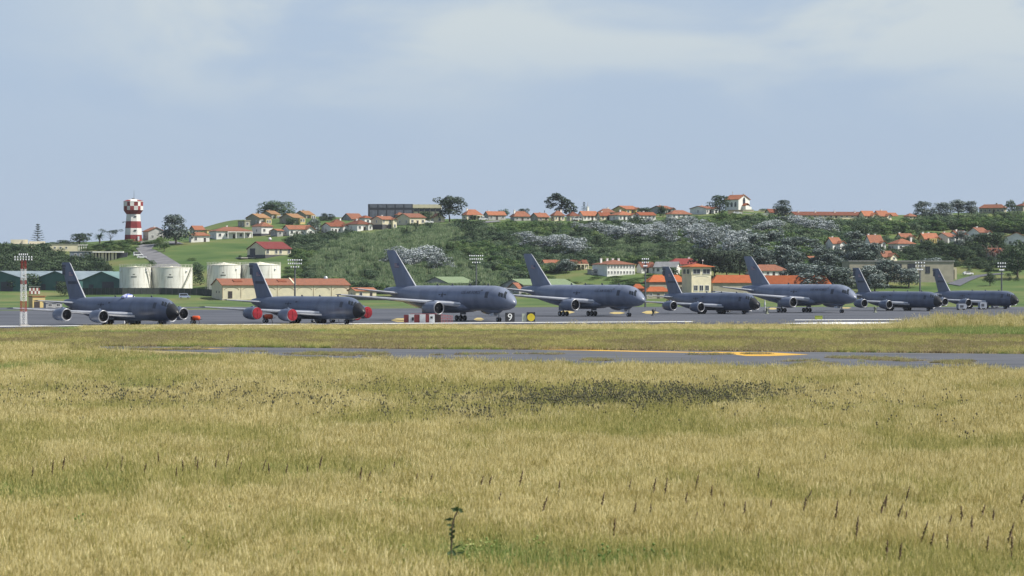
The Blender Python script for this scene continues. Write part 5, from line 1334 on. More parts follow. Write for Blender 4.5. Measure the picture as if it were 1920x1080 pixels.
defkind('mound', [(cm('crown', dome(r0,30,.36,.06,.9,(.12,.19)), 2800, .030, L_POHU, r0, tone_top=.42), trunk_mesh(r0,.4,6)) for _ in range(4)])
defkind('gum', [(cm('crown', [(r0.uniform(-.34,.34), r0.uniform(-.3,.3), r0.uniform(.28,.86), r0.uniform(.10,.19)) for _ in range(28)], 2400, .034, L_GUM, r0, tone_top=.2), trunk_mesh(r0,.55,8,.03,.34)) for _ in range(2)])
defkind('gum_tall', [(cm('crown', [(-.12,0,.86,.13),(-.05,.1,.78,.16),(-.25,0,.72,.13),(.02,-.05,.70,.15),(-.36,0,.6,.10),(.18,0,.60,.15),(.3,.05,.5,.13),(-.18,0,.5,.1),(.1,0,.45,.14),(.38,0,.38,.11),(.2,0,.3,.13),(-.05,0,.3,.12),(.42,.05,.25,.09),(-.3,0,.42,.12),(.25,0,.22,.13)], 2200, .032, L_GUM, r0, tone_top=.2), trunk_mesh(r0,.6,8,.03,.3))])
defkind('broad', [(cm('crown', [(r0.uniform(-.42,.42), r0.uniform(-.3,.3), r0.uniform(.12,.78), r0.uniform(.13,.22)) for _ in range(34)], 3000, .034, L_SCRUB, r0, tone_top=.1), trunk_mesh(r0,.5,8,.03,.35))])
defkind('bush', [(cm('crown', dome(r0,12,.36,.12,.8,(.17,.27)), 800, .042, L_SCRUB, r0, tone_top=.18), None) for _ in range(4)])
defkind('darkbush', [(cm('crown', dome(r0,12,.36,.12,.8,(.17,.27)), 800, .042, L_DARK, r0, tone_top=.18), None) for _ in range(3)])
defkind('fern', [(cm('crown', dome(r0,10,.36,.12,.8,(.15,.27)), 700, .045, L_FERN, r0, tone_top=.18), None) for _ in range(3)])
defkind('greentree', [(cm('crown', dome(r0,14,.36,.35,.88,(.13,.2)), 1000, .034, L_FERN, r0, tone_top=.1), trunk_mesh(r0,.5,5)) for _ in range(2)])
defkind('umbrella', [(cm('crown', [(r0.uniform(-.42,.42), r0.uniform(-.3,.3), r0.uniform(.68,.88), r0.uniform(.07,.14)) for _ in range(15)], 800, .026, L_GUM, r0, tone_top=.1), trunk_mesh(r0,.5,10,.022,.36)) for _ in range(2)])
def norfolk():
    r_ = random.Random(3); V = []; Fc = []; T = []
    for k in range(9):
        z = .10+.86*k/9; rad = .46*(1-(k/9)**1.1)+.05
        if k in (6,): rad *= .5
        nb = 7
        for b_ in range(nb):
            q = 6.28*b_/nb+k*.5; 
            for j in range(7):
                f = (j+.6)/7; c = Vector((rad*f*math.cos(q), rad*f*math.sin(q), z+.05*f*f))
                for _ in range(4):
                    dd = Vector((r_.gauss(0,.02), r_.gauss(0,.02), r_.gauss(0,.006))); p = c+dd
                    s1 = .024; o = len(V); a = r_.uniform(0,6.28)
                    V += [p+Vector((math.cos(a)*s1,math.sin(a)*s1,.008)),p+Vector((math.cos(a+2)*s1,math.sin(a+2)*s1,-.008)),p+Vector((math.cos(a+4)*s1,math.sin(a+4)*s1,.012))]
                    Fc.append((o,o+1,o+2)); T.append(r_.random()*.6)
    me = bpy.data.meshes.new('crown'); me.from_pydata([tuple(v) for v in V],[],Fc); me.materials.append(L_GUM)
    a = me.attributes.new('tone','FLOAT','FACE'); a.data.foreach_set('value', T); me.update()
    mb = MB(); mb.tube((0,0,-.15),(0,0,.98),.03,.006,7)
    return [(me, mb.mesh('trunk',[bark]))]
defkind('norfolk', norfolk())
def palm(m=None, droop=.25):
    r_ = random.Random(5); mb = MB(); mb.tone = []
    T = []
    V = []; Fc = []
    for b_ in range(34):
        q = 6.28*b_/34*3.1; el_ = r_.uniform(-.35,1.25); Lh = r_.uniform(.38,.5)
        p = Vector((0,0,.55)); d = Vector((math.cos(q)*math.cos(el_), math.sin(q)*math.cos(el_), math.sin(el_))); sd_ = Vector((-math.sin(q),math.cos(q),0))
        prev = p
        for j in range(5):
            d = (d+Vector((0,0,-droop*.45))).normalized(); nx_ = prev+d*Lh/5; wd = .05*(1-j/6)
            for sg in (-1,1):
                o = len(V); V += [prev, nx_, nx_+sd_*sg*wd-Vector((0,0,wd*.5)), prev+sd_*sg*wd*1.1-Vector((0,0,wd*.5))]; Fc.append((o,o+1,o+2,o+3)); T.append(r_.random()*.8)
            prev = nx_
    me = bpy.data.meshes.new('crown'); me.from_pydata([tuple(v) for v in V],[],Fc); me.materials.append(m or L_SCRUB)
    a = me.attributes.new('tone','FLOAT','FACE'); a.data.foreach_set('value', T); me.update()
    t_ = MB(); t_.tube((0,0,-.3),(0,0,.56),.06,.045,8)
    return [(me, t_.mesh('trunk',[bark]))]
defkind('palm', palm()); defkind('redpalm', palm(L_RED, .5))
def reedmesh():
    r_ = random.Random(r0.random()); V = []; Fc = []; T = []
    for _ in range(150):
        a = r_.uniform(0,6.28); rr = .5*math.sqrt(r_.random()); h_ = r_.uniform(.5,1)
        p = Vector((rr*math.cos(a), rr*math.sin(a), 0)); le = Vector((r_.gauss(.04,.10), r_.gauss(0,.10), 1)).normalized()
        q = r_.uniform(0,6.28); s_ = Vector((math.cos(q),math.sin(q),0))*r_.uniform(.02,.04)
        top = p+le*h_; mid = p+le*h_*.6
        o = len(V); V += [p-s_*.7,p+s_*.7,mid+s_,top+le*.02+Vector((r_.gauss(0,.05),r_.gauss(0,.05),0)),mid-s_]; Fc.append((o,o+1,o+2,o+3,o+4)); tt = r_.random(); T.append(tt)
        for k in range(3):
            z = r_.uniform(.35,.95); c = p+le*h_*z; q = r_.uniform(0,6.28); dv = Vector((math.cos(q),math.sin(q),r_.uniform(-.1,.7)))*.15; sv = Vector((-math.sin(q),math.cos(q),.0))*.022
            o = len(V); V += [c-sv,c+sv,c+dv]; Fc.append((o,o+1,o+2)); T.append(min(1,tt*.7+r_.random()*.4))
    me = bpy.data.meshes.new('reed'); me.from_pydata([tuple(v) for v in V],[],Fc); me.materials.append(L_REED)
    a = me.attributes.new('tone','FLOAT','FACE'); a.data.foreach_set('value', T); me.update(); return me

_ord = 'first second third fourth fifth sixth seventh eighth ninth tenth eleventh twelfth thirteenth fourteenth fifteenth sixteenth seventeenth eighteenth nineteenth twentieth'.split()
def tree(kind, px, yb, hpx, wpx, label, group=None, name='tree', var=None, back=0):
    p, s = at(px, yb); k = (p.y+back)/p.y
    p = Vector((p.x*k, p.y+back, H+(p.z-H)*k)); s = s/k
    v = TREE[kind]; cm_, tm = v[rng.randrange(len(v)) if var is None else var]
    t = thing(name, label, 'shrub' if tm is None else 'tree', p, rng.uniform(-.5,.5) if kind in ('gum_tall',) else rng.uniform(0,6.28), group)
    wd, hh_ = wpx/s, hpx/s
    t.scale = (wd, wd, hh_)
    c = bpy.data.objects.new('crown' if tm else 'foliage', cm_); COL.objects.link(c); c.parent = t
    if tm: c = bpy.data.objects.new('trunk', tm); COL.objects.link(c); c.parent = t
    return t
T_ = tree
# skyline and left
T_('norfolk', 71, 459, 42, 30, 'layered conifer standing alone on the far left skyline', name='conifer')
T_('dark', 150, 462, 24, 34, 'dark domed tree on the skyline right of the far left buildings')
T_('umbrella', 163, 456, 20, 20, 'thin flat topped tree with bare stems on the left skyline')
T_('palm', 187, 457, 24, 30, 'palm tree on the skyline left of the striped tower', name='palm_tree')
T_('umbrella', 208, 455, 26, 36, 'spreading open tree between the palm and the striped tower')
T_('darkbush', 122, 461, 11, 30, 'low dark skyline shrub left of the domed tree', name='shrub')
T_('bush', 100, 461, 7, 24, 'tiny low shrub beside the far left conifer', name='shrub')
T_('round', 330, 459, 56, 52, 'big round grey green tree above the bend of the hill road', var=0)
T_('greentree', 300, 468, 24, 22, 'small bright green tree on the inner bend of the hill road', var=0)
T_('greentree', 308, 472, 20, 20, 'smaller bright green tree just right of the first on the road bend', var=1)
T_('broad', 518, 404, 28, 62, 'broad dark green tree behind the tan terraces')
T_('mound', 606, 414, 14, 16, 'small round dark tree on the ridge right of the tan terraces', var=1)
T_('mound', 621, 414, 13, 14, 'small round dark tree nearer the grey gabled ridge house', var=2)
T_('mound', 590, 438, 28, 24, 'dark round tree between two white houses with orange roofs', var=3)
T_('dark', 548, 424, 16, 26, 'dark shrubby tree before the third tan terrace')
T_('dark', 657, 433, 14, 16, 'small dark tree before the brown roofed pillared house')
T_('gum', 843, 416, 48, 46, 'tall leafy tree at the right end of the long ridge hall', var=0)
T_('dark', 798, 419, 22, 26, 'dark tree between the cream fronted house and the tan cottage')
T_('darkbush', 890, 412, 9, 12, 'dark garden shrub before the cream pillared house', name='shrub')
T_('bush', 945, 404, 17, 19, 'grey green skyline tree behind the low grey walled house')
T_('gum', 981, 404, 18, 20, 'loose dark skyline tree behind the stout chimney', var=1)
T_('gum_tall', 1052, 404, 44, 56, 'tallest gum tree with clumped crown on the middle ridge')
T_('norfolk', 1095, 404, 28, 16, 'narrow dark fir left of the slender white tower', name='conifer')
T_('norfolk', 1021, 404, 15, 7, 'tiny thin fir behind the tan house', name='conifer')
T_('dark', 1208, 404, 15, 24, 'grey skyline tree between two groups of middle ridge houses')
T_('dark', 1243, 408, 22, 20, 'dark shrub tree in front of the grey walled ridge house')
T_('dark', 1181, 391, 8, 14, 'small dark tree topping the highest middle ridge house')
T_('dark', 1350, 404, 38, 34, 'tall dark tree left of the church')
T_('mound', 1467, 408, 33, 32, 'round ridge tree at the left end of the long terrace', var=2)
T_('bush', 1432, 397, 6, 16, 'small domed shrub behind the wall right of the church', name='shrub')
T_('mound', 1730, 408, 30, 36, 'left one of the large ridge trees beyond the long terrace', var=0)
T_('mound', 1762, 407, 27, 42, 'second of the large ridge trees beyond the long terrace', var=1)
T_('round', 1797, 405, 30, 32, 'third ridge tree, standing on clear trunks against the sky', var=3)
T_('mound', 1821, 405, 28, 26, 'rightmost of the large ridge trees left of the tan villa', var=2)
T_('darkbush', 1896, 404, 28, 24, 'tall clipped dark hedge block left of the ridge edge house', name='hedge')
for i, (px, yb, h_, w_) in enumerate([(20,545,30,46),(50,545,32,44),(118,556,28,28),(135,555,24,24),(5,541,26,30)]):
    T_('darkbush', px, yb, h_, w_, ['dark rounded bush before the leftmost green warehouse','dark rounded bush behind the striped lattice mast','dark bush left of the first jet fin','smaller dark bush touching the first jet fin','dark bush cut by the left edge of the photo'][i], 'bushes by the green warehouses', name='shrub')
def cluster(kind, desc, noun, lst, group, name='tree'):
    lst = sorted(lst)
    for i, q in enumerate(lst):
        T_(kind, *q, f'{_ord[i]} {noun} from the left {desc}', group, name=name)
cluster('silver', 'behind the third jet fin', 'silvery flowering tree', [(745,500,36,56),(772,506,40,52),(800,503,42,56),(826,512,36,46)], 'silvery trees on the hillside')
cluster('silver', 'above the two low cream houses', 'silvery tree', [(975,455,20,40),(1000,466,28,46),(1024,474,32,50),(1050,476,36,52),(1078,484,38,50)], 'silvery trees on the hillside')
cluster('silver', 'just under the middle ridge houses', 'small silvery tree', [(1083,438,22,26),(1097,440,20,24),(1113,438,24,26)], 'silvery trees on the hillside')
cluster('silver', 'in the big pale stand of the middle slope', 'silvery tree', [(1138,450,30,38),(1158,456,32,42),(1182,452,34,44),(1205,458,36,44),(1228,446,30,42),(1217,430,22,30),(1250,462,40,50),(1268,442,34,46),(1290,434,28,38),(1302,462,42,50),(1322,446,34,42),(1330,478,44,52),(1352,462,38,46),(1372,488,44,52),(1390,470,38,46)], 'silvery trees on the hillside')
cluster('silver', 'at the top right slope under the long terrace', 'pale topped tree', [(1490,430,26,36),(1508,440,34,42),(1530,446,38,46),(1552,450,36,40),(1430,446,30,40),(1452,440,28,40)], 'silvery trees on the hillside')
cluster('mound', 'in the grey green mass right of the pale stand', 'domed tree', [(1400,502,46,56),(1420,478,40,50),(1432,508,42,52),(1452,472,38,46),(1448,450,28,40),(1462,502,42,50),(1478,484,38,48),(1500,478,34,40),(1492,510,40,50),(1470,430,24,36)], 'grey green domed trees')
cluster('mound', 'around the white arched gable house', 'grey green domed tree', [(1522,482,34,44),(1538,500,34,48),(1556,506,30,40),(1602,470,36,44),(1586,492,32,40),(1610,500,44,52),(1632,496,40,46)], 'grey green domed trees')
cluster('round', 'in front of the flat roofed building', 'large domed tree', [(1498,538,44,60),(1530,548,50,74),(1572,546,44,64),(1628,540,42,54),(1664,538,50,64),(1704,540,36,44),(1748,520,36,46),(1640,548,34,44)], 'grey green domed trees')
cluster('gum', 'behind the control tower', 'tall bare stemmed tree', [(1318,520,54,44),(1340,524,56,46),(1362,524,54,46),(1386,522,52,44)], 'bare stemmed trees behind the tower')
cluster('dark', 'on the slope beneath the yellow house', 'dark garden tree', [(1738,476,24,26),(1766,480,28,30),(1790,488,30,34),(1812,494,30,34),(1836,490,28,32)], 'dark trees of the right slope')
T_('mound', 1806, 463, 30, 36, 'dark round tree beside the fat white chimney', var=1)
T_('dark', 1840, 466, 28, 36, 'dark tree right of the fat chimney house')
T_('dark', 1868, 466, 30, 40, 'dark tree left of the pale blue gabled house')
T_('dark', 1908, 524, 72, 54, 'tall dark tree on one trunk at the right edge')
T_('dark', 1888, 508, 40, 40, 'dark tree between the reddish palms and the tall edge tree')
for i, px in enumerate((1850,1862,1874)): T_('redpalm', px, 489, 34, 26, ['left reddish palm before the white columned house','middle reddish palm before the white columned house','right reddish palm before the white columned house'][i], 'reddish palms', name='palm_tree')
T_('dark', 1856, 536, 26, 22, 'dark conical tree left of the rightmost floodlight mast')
T_('bush', 1818, 512, 14, 10, 'small tree by the bend of the dark service road', name='tree')
for i, (px, yb, w_) in enumerate([(1890,520,12),(1903,516,12),(1893,526,9),(1907,527,10)]): T_('darkbush', px, yb, 8, w_, ['small shrub left on the far right bank','small shrub upper right on the far right bank','tiny shrub lower left on the far right bank','tiny shrub lower right on the far right bank'][i], 'bank shrubs', name='shrub')
T_('round', 1062, 512, 26, 30, 'dark leaning tree between the two low cream houses', var=2)
T_('darkbush', 1262, 522, 20, 34, 'dark domed bush behind the left terminal wing', name='shrub')
T_('fern', 285, 500, 12, 16, 'small shrub on the left verge of the hill road', name='shrub')
T_('fern', 360, 489, 6, 16, 'low dark shrub on the open lawn right of the hill road', name='shrub')
T_('darkbush', 372, 535, 36, 20, 'green shrubs between the broad tank and the next tank pair', name='shrub')
T_('bush', 372, 512, 20, 22, 'scrub above the gap between the tanks', name='shrub')
T_('darkbush', 449, 485, 6, 8, 'small black bush left of the barn ramp', name='shrub')

# ---- mass vegetation: far too dense to count
def inpoly(px, py, poly):
    x = np.asarray(px); y = np.asarray(py); c = np.zeros(x.shape, bool); n = len(poly)
    for i in range(n):
        (x1,y1),(x2,y2) = poly[i], poly[(i+1)%n]
        c ^= ((y1>y) != (y2>y)) & (x < (x2-x1)*(y-y1)/((y2-y1) or 1e-9)+x1)
    return c
nr = np.random.default_rng(5)
def slope_points(poly, dens, exclude=()):
    """random points on the hill whose place in the picture falls in the polygon; dens per m2 of ground"""
    xs = [p[0] for p in poly]; 
    n = int((max(xs)-min(xs))*1450/F*560*dens)
    d = nr.uniform(1130,1680,n); u = nr.uniform(min(xs), max(xs), n)
    y = yimg(u, d); k = inpoly(u, y, poly)
    for e in exclude: k &= ~inpoly(u, y, e)
    u, d, y = u[k], d[k], y[k]
    return (u-CX)*d/F, d, u, y
def spread(x, d, hr_, wr_, nproto, sink=.1):
    n = len(x); z = zground(x, d)
    h_ = nr.uniform(hr_[0], hr_[1], n); w_ = nr.uniform(wr_[0], wr_[1], n)
    return np.stack([x, d, z-sink*h_, w_, w_*nr.uniform(.85,1.15,n), h_, np.zeros(n), np.zeros(n), nr.uniform(0,6.28,n), nr.integers(0,nproto,n)], 1)
BU = [proto('bush', v[0]) for v in TREE['bush']]; DB = [proto('dark bush', v[0]) for v in TREE['darkbush']]; FB = [proto('fern bush', v[0]) for v in TREE['fern']]
RD = [proto('reed clump', reedmesh()) for _ in range(3)]
REED1 = [(640,456),(700,446),(760,437),(830,434),(880,442),(850,462),(870,500),(930,520),(960,545),(800,552),(660,545),(600,530),(575,505),(610,470)]
REED2 = [(1085,488),(1130,470),(1180,456),(1230,470),(1235,486),(1180,490),(1110,492)]
SCR = [(545,456),(600,452),(660,446),(720,441),(800,432),(860,431),(940,429),(1030,428),(1120,428),(1240,424),(1300,418),(1360,416),(1420,416),(1500,424),(1600,427),(1700,425),(1760,420),(1830,418),(1930,412),(1930,440),(1860,434),(1760,432),(1700,438),(1600,444),(1560,470),(1480,500),(1390,512),(1300,503),(1220,495),(1105,500),(1010,520),(930,540),(880,552),(700,552),(590,540),(560,500)]
x, d, u, y = slope_points(SCR, .06, (REED1, REED2))
tall = np.clip((u-1250)/250, 0, 1); q = fbm(x/22, d/35, 31)
pts = spread(x, d, (1.8,4.6), (3.0,7.0), 4); pts[:,3:6] *= (1+.3*tall)[:,None]
k = q < .54
scatter('hillside_scrub', 'dense dark green scrub covering the hillside', 'scrub', pts[k], BU)
scatter('hillside_shrubs', 'brighter green shrubs in patches through the hillside scrub', 'scrub', pts[~k], FB)
x, d, u, y = slope_points(SCR, .024, (REED1,)); k = (fbm(x/22, d/35, 31) < .47) | (u > 1400); x, d = x[k], d[k]
pts = spread(x, d, (2.5,5.8), (4,8), 3); scatter('hillside_thicket', 'darker evergreen thickets scattered through the hillside scrub', 'scrub', pts, DB)
x, d, u, y = slope_points(REED1, .16); k = fbm(u/40, y/16, 3) > .36
pts = spread(x[k], d[k], (2.6,4.4), (2.2,3.2), 3, .02); 
x2, d2, u2, y2 = slope_points(REED2, .16); pts2 = spread(x2, d2, (2.6,4.2), (2.2,3.2), 3, .02)
scatter('reed_bank', 'pale green giant reeds covering the slope behind the second and third jets', 'reeds', np.concatenate([pts, pts2]), RD)
x, d, u, y = slope_points(REED1, .012); k = fbm(u/40, y/16, 3) < .46
pts = spread(x[k], d[k], (2,3.6), (3.5,6), 4); scatter('reed_bank_shrubs', 'dark green shrubs growing in gaps among the reeds', 'scrub', pts, BU)
FERN = [(540,450),(585,446),(640,450),(625,470),(590,490),(560,478)]
x, d, u, y = slope_points(FERN, .07); scatter('bright_scrub', 'bright green scrub right of the barn', 'scrub', spread(x,d,(1.2,2.4),(3,5),3,.2), FB)
WOOD = [(-260,512),(-260,470),(0,472),(40,478),(80,478),(110,486),(140,494),(165,493),(190,500),(202,512),(190,524),(100,526),(0,520)]
x, d, u, y = slope_points(WOOD, .035); scatter('left_wood', 'dark dense evergreen wood on the far left slope', 'wood', spread(x,d,(4.5,8),(6,9),3,.25), DB)
TOWERS = [(148,472),(175,462),(225,456),(300,452),(300,459),(262,462),(250,470),(240,480),(232,472),(175,470)]
x, d, u, y = slope_points(TOWERS, .07); scatter('tower_scrub', 'low green scrub on the slope below the striped tower', 'scrub', spread(x,d,(1.2,2.6),(3,5),3,.2), FB)
RIGHT = [(1480,520),(1560,480),(1640,478),(1700,472),(1760,462),(1840,462),(1930,470),(1930,512),(1840,510),(1800,500),(1740,500),(1690,488),(1600,500)]
x, d, u, y = slope_points(RIGHT, .03); scatter('garden_scrub', 'dark garden shrubs between the lower right houses', 'scrub', spread(x,d,(2,4),(3.5,6),3,.15), DB)
RIGHT2 = [(1480,458),(1640,448),(1760,438),(1930,446),(1930,472),(1760,466),(1640,478),(1560,482)]
x, d, u, y = slope_points(RIGHT2, .022); scatter('slope_gardens', 'low dark garden shrubs around the right slope houses', 'scrub', spread(x,d,(1.2,2.8),(2.5,5),4,.15), BU)
LOWS = [(860,552),(1000,520),(1110,520),(1210,516),(1290,512),(1290,545),(1000,556)]
x, d, u, y = slope_points(LOWS, .03); scatter('meadow_scrub', 'low rough green growth on the meadow behind the fourth jet', 'scrub', spread(x,d,(.5,1.3),(3,5),3,.3), FB)
x, d, u, y = slope_points([(545,500),(640,520),(660,548),(540,548),(535,510)], .03); scatter('bank_scrub', 'low rough green growth behind the cream hangar', 'scrub', spread(x,d,(.8,2.2),(3,5),3,.25), FB)
# ------------------------------------------------------------------ foreground grass
G_STRAW = leafmat('straw grass', [(.09,.105,.03),(.28,.26,.08),(.57,.49,.205),(.84,.76,.44)], .35, rough=.55, rv=.6)
G_GREEN = leafmat('green grass', [(.06,.125,.025),(.135,.225,.05),(.24,.33,.085),(.50,.50,.2)], .35, rough=.55, rv=.6)
G_MIX = leafmat('yellow green grass', [(.065,.095,.022),(.18,.205,.05),(.42,.40,.125),(.68,.61,.28)], .35, rough=.55, rv=.6)
G_BROWN = leafmat('dry brown grass', [(.15,.12,.055),(.30,.24,.13),(.50,.42,.26),(.33,.32,.10)], .4, rough=.6, rv=.9)
W_DARK = leafmat('dark weed leaves', [(.03,.045,.02),(.075,.10,.04),(.11,.10,.065),(.20,.21,.09)], .25)
W_DOCK = leafmat('brown dock seeds', [(.07,.04,.03),(.12,.075,.055),(.17,.115,.08),(.15,.12,.07)], .15)
def tuft(name, m, n, hr_, wd, rad, heads=0, lean=.22, seed=1, tall=.35):
    """a clump of short leaves with taller bent seed stems rising out of it"""
    r_ = random.Random(seed); V = []; Fc = []; T = []
    for i in range(n):
        a = r_.uniform(0,6.28); rr = rad*math.sqrt(r_.random()); p = Vector((rr*math.cos(a), rr*math.sin(a), -.02))
        hi_ = i < n*tall
        h_ = hr_[1]*r_.uniform(.72,1.12) if hi_ else hr_[0]*r_.uniform(.6,1.25)
        sp_ = .16 if hi_ else .34
        dr = Vector((r_.gauss(.12,sp_), r_.gauss(0,sp_), 1)).normalized()
        bend = Vector((r_.gauss(lean,.2), r_.gauss(0,.2), -.08)); q = r_.uniform(0,6.28); w0 = wd*(.62 if hi_ else 1.1)
        s_ = Vector((math.cos(q),math.sin(q),0))*w0*r_.uniform(.7,1.2)
        m1 = p+dr*h_*.55; t_ = p+dr*h_*.95+bend*h_*(.28 if hi_ else .5)
        o = len(V); tone = r_.uniform(.45,.95) if hi_ else r_.uniform(0,.6)
        V += [p-s_, p+s_, m1+s_*.8, m1-s_*.8, t_]
        Fc += [(o,o+1,o+2,o+3),(o+3,o+2,o+4)]; T += [tone*.8, tone]
        if i < heads:
            d2 = (t_-m1).normalized(); c = t_; hl = h_*r_.uniform(.16,.26); sh = s_.normalized()*wd*.95
            for s2 in (sh, Vector((-sh.y,sh.x,0))):
                o = len(V); V += [c-d2*hl*.6, c-d2*hl*.1+s2, c+d2*hl*.5, c-d2*hl*.1-s2]; Fc.append((o,o+1,o+2,o+3)); T.append(min(1,.6+r_.random()*.4))
    me = bpy.data.meshes.new(name); me.from_pydata([tuple(v) for v in V],[],Fc); me.materials.append(m)
    a = me.attributes.new('tone','FLOAT','FACE'); a.data.foreach_set('value', T); me.update(); return me
ST = [proto('straw tuft', tuft('tuft', G_STRAW, 38, (.42,1.0), .0145, .38, 10, seed=k)) for k in range(4)]
GT = [proto('green tuft', tuft('tuft', G_GREEN, 38, (.40,.78), .017, .38, 2, seed=20+k, tall=.2)) for k in range(3)]
MT = [proto('mixed tuft', tuft('tuft', G_MIX, 38, (.42,.95), .0155, .38, 7, seed=40+k, tall=.28)) for k in range(4)]
BT = [proto('brown tuft', tuft('tuft', G_BROWN, 44, (.16,.3), .03, .5, 4, seed=60+k)) for k in range(3)]
def weed_mesh(seed):
    r_ = random.Random(seed); V = []; Fc = []; T = []
    for st_ in range(5):
        x0, y0 = r_.uniform(-.2,.2), r_.uniform(-.2,.2); h_ = r_.uniform(.45,.85); ln = Vector((r_.gauss(0,.12), r_.gauss(0,.12), 1)).normalized()
        for k in range(14):
            z = h_*(k+1)/14; c = Vector((x0,y0,0))+ln*z; q = r_.uniform(0,6.28); L = r_.uniform(.06,.15)*(1.25-z/h_*.6); d = Vector((math.cos(q),math.sin(q),r_.uniform(-.1,.7)))*L; s_ = Vector((-math.sin(q),math.cos(q),0))*L*.35
            o = len(V); V += [c, c+d*.5+s_, c+d, c+d*.5-s_]; Fc.append((o,o+1,o+2,o+3)); T.append(r_.random())
        c = Vector((x0,y0,0))+ln*(h_+.03)
        for k in range(6):
            q = k*1.05; o = len(V); b_ = .045
            V += [c+Vector((0,0,-b_)), c+Vector((math.cos(q)*b_,math.sin(q)*b_,0)), c+Vector((0,0,b_)), c+Vector((math.cos(q+1)*b_,math.sin(q+1)*b_,0))]; Fc.append((o,o+1,o+2,o+3)); T.append(.6)
    me = bpy.data.meshes.new('weed'); me.from_pydata([tuple(v) for v in V],[],Fc); me.materials.append(W_DARK)
    a = me.attributes.new('tone','FLOAT','FACE'); a.data.foreach_set('value', T); me.update(); return me
WD = [proto('weed', weed_mesh(80+k)) for k in range(4)]
g = np.random.default_rng(9)
PAVE = [(170,649.5),(420,651),(800,655),(1200,657),(1500,660),(1920,664),(2700,670),(2700,722),(1920,709),(1600,704),(1300,698),(1050,692),(850,684),(650,672),(420,662),(200,654)]
def field(d0, d1, dens, margin=1.22):
    area = (d1*d1-d0*d0)/2*(1920/F)*margin; n = int(area*dens)
    d = np.sqrt(g.uniform(d0*d0, d1*d1, n)); u = 960+(g.uniform(-.5,.5,n))*1920*margin
    return (u-CX)*d/F, d, u, HY+H*F/d
def rows(x, d, sc, nproto, zs=(.8,1.2)):
    n = len(x); z = np.zeros(n); h_ = sc*g.uniform(zs[0], zs[1], n)*(.66+.68*fbm(x/2.2, d/5, 91))
    return np.stack([x,d,z,sc*np.ones(n),sc*np.ones(n),h_,g.normal(0,.06,n),g.normal(0,.06,n),g.uniform(0,6.28,n),g.integers(0,nproto,n)],1)
def greenness(u, y, x, d):
    q = fbm(x/7, d/16, 1)*.9 + fbm(x/2.5, d/6, 9)*.35 - .12
    gr = np.clip((q-.54)*2.2, -.3, .45)
    # green strips and hollows seen in the meadow
    def bump(cx, cy, rx, ry): return np.exp(-(((u-cx)/rx)**2+((y-cy)/ry)**2))
    line = 705-(u/470)*24
    gr = gr + 1.2*np.exp(-((y-line)/9)**2)*(u<520)
    gr = gr + .9*np.exp(-((y-(696+(u-1000)*.012))/9)**2)*(u>900)
    gr = gr + .7*bump(1330,768,170,16)+.55*bump(1050,778,160,16)+.6*bump(1260,805,150,22)+.3*bump(420,915,150,45)+.3*bump(120,980,220,90)+.3*bump(560,1070,420,60)+.3*bump(1180,1080,260,50)+.3*bump(900,1060,140,50)
    gr = gr + .5*bump(250,730,120,16)+.4*bump(1500,740,150,20)
    gr = gr - .4*bump(1650,760,400,50) - .35*bump(900,720,500,20)
    return gr
S_, G_, M_ = [], [], []
for d0, d1, dens, sc in ((86,125,15,1.0),(125,175,10,1.08),(175,235,7,1.18),(235,322,4.6,1.3)):
    x, d, u, y = field(d0, d1, dens)
    k = ~inpoly(u, y, PAVE); thin = np.ones(len(x), bool)
    # the meadow ends on the edge of the old pavement and runs on to the left of it
    k &= (y > np.interp(u, [-400,150,420,850,1050,1300,1920,2700],[660,672,686,691,699,706,713,726])+g.normal(0,3.5,len(u))-8*(g.random(len(u))<.07))
    x, d, u, y = x[k], d[k], u[k], y[k]
    gr = greenness(u, y, x, d)+g.normal(0,.12,len(x))
    gr = gr+(fbm(x/1.3, d/3.0, 77)-.5)*.5
    a = gr > .58; b_ = (gr > .04) & ~a; c = ~a & ~b_
    S_.append(rows(x[c],d[c],sc,4)); M_.append(rows(x[b_],d[b_],sc,4)); G_.append(rows(x[a],d[a],sc,3))
# left of the old taxiway the meadow runs on: short dry turf, then a taller fringe by the runway
x, d, u, y = field(322, 432, 3.4, 1.22); k = (y > np.interp(u,[-400,60,180,300,420,560],[666,670,676,683,686,693])+g.normal(0,2,len(u))) & (u < 520); x, d, u, y = x[k], d[k], u[k], y[k]
gr = greenness(u,y,x,d)+g.normal(0,.15,len(x)); a = gr > .6; b_ = (gr > .1) & ~a; c = ~a & ~b_
S_.append(rows(x[c],d[c],1.45,4)); M_.append(rows(x[b_],d[b_],1.45,4)); G_.append(rows(x[a],d[a],1.45,3))
x, d, u, y = field(318, 440, 2.6, 1.22); k = ~inpoly(u, y, PAVE) & (u > 120) & (u < 800) & (y > np.interp(u,[120,420,650,850],[664,670,678,689])) & (y < np.interp(u,[120,300,420,650,850],[680,688,690,693,697]))
rr = rows(x[k],d[k],1.5,3); V_ = rr[g.random(len(rr)) < .8]; r4 = rows(x[k],d[k],1.0,3); r4[:,5] *= .7; M_.append(r4[::5])
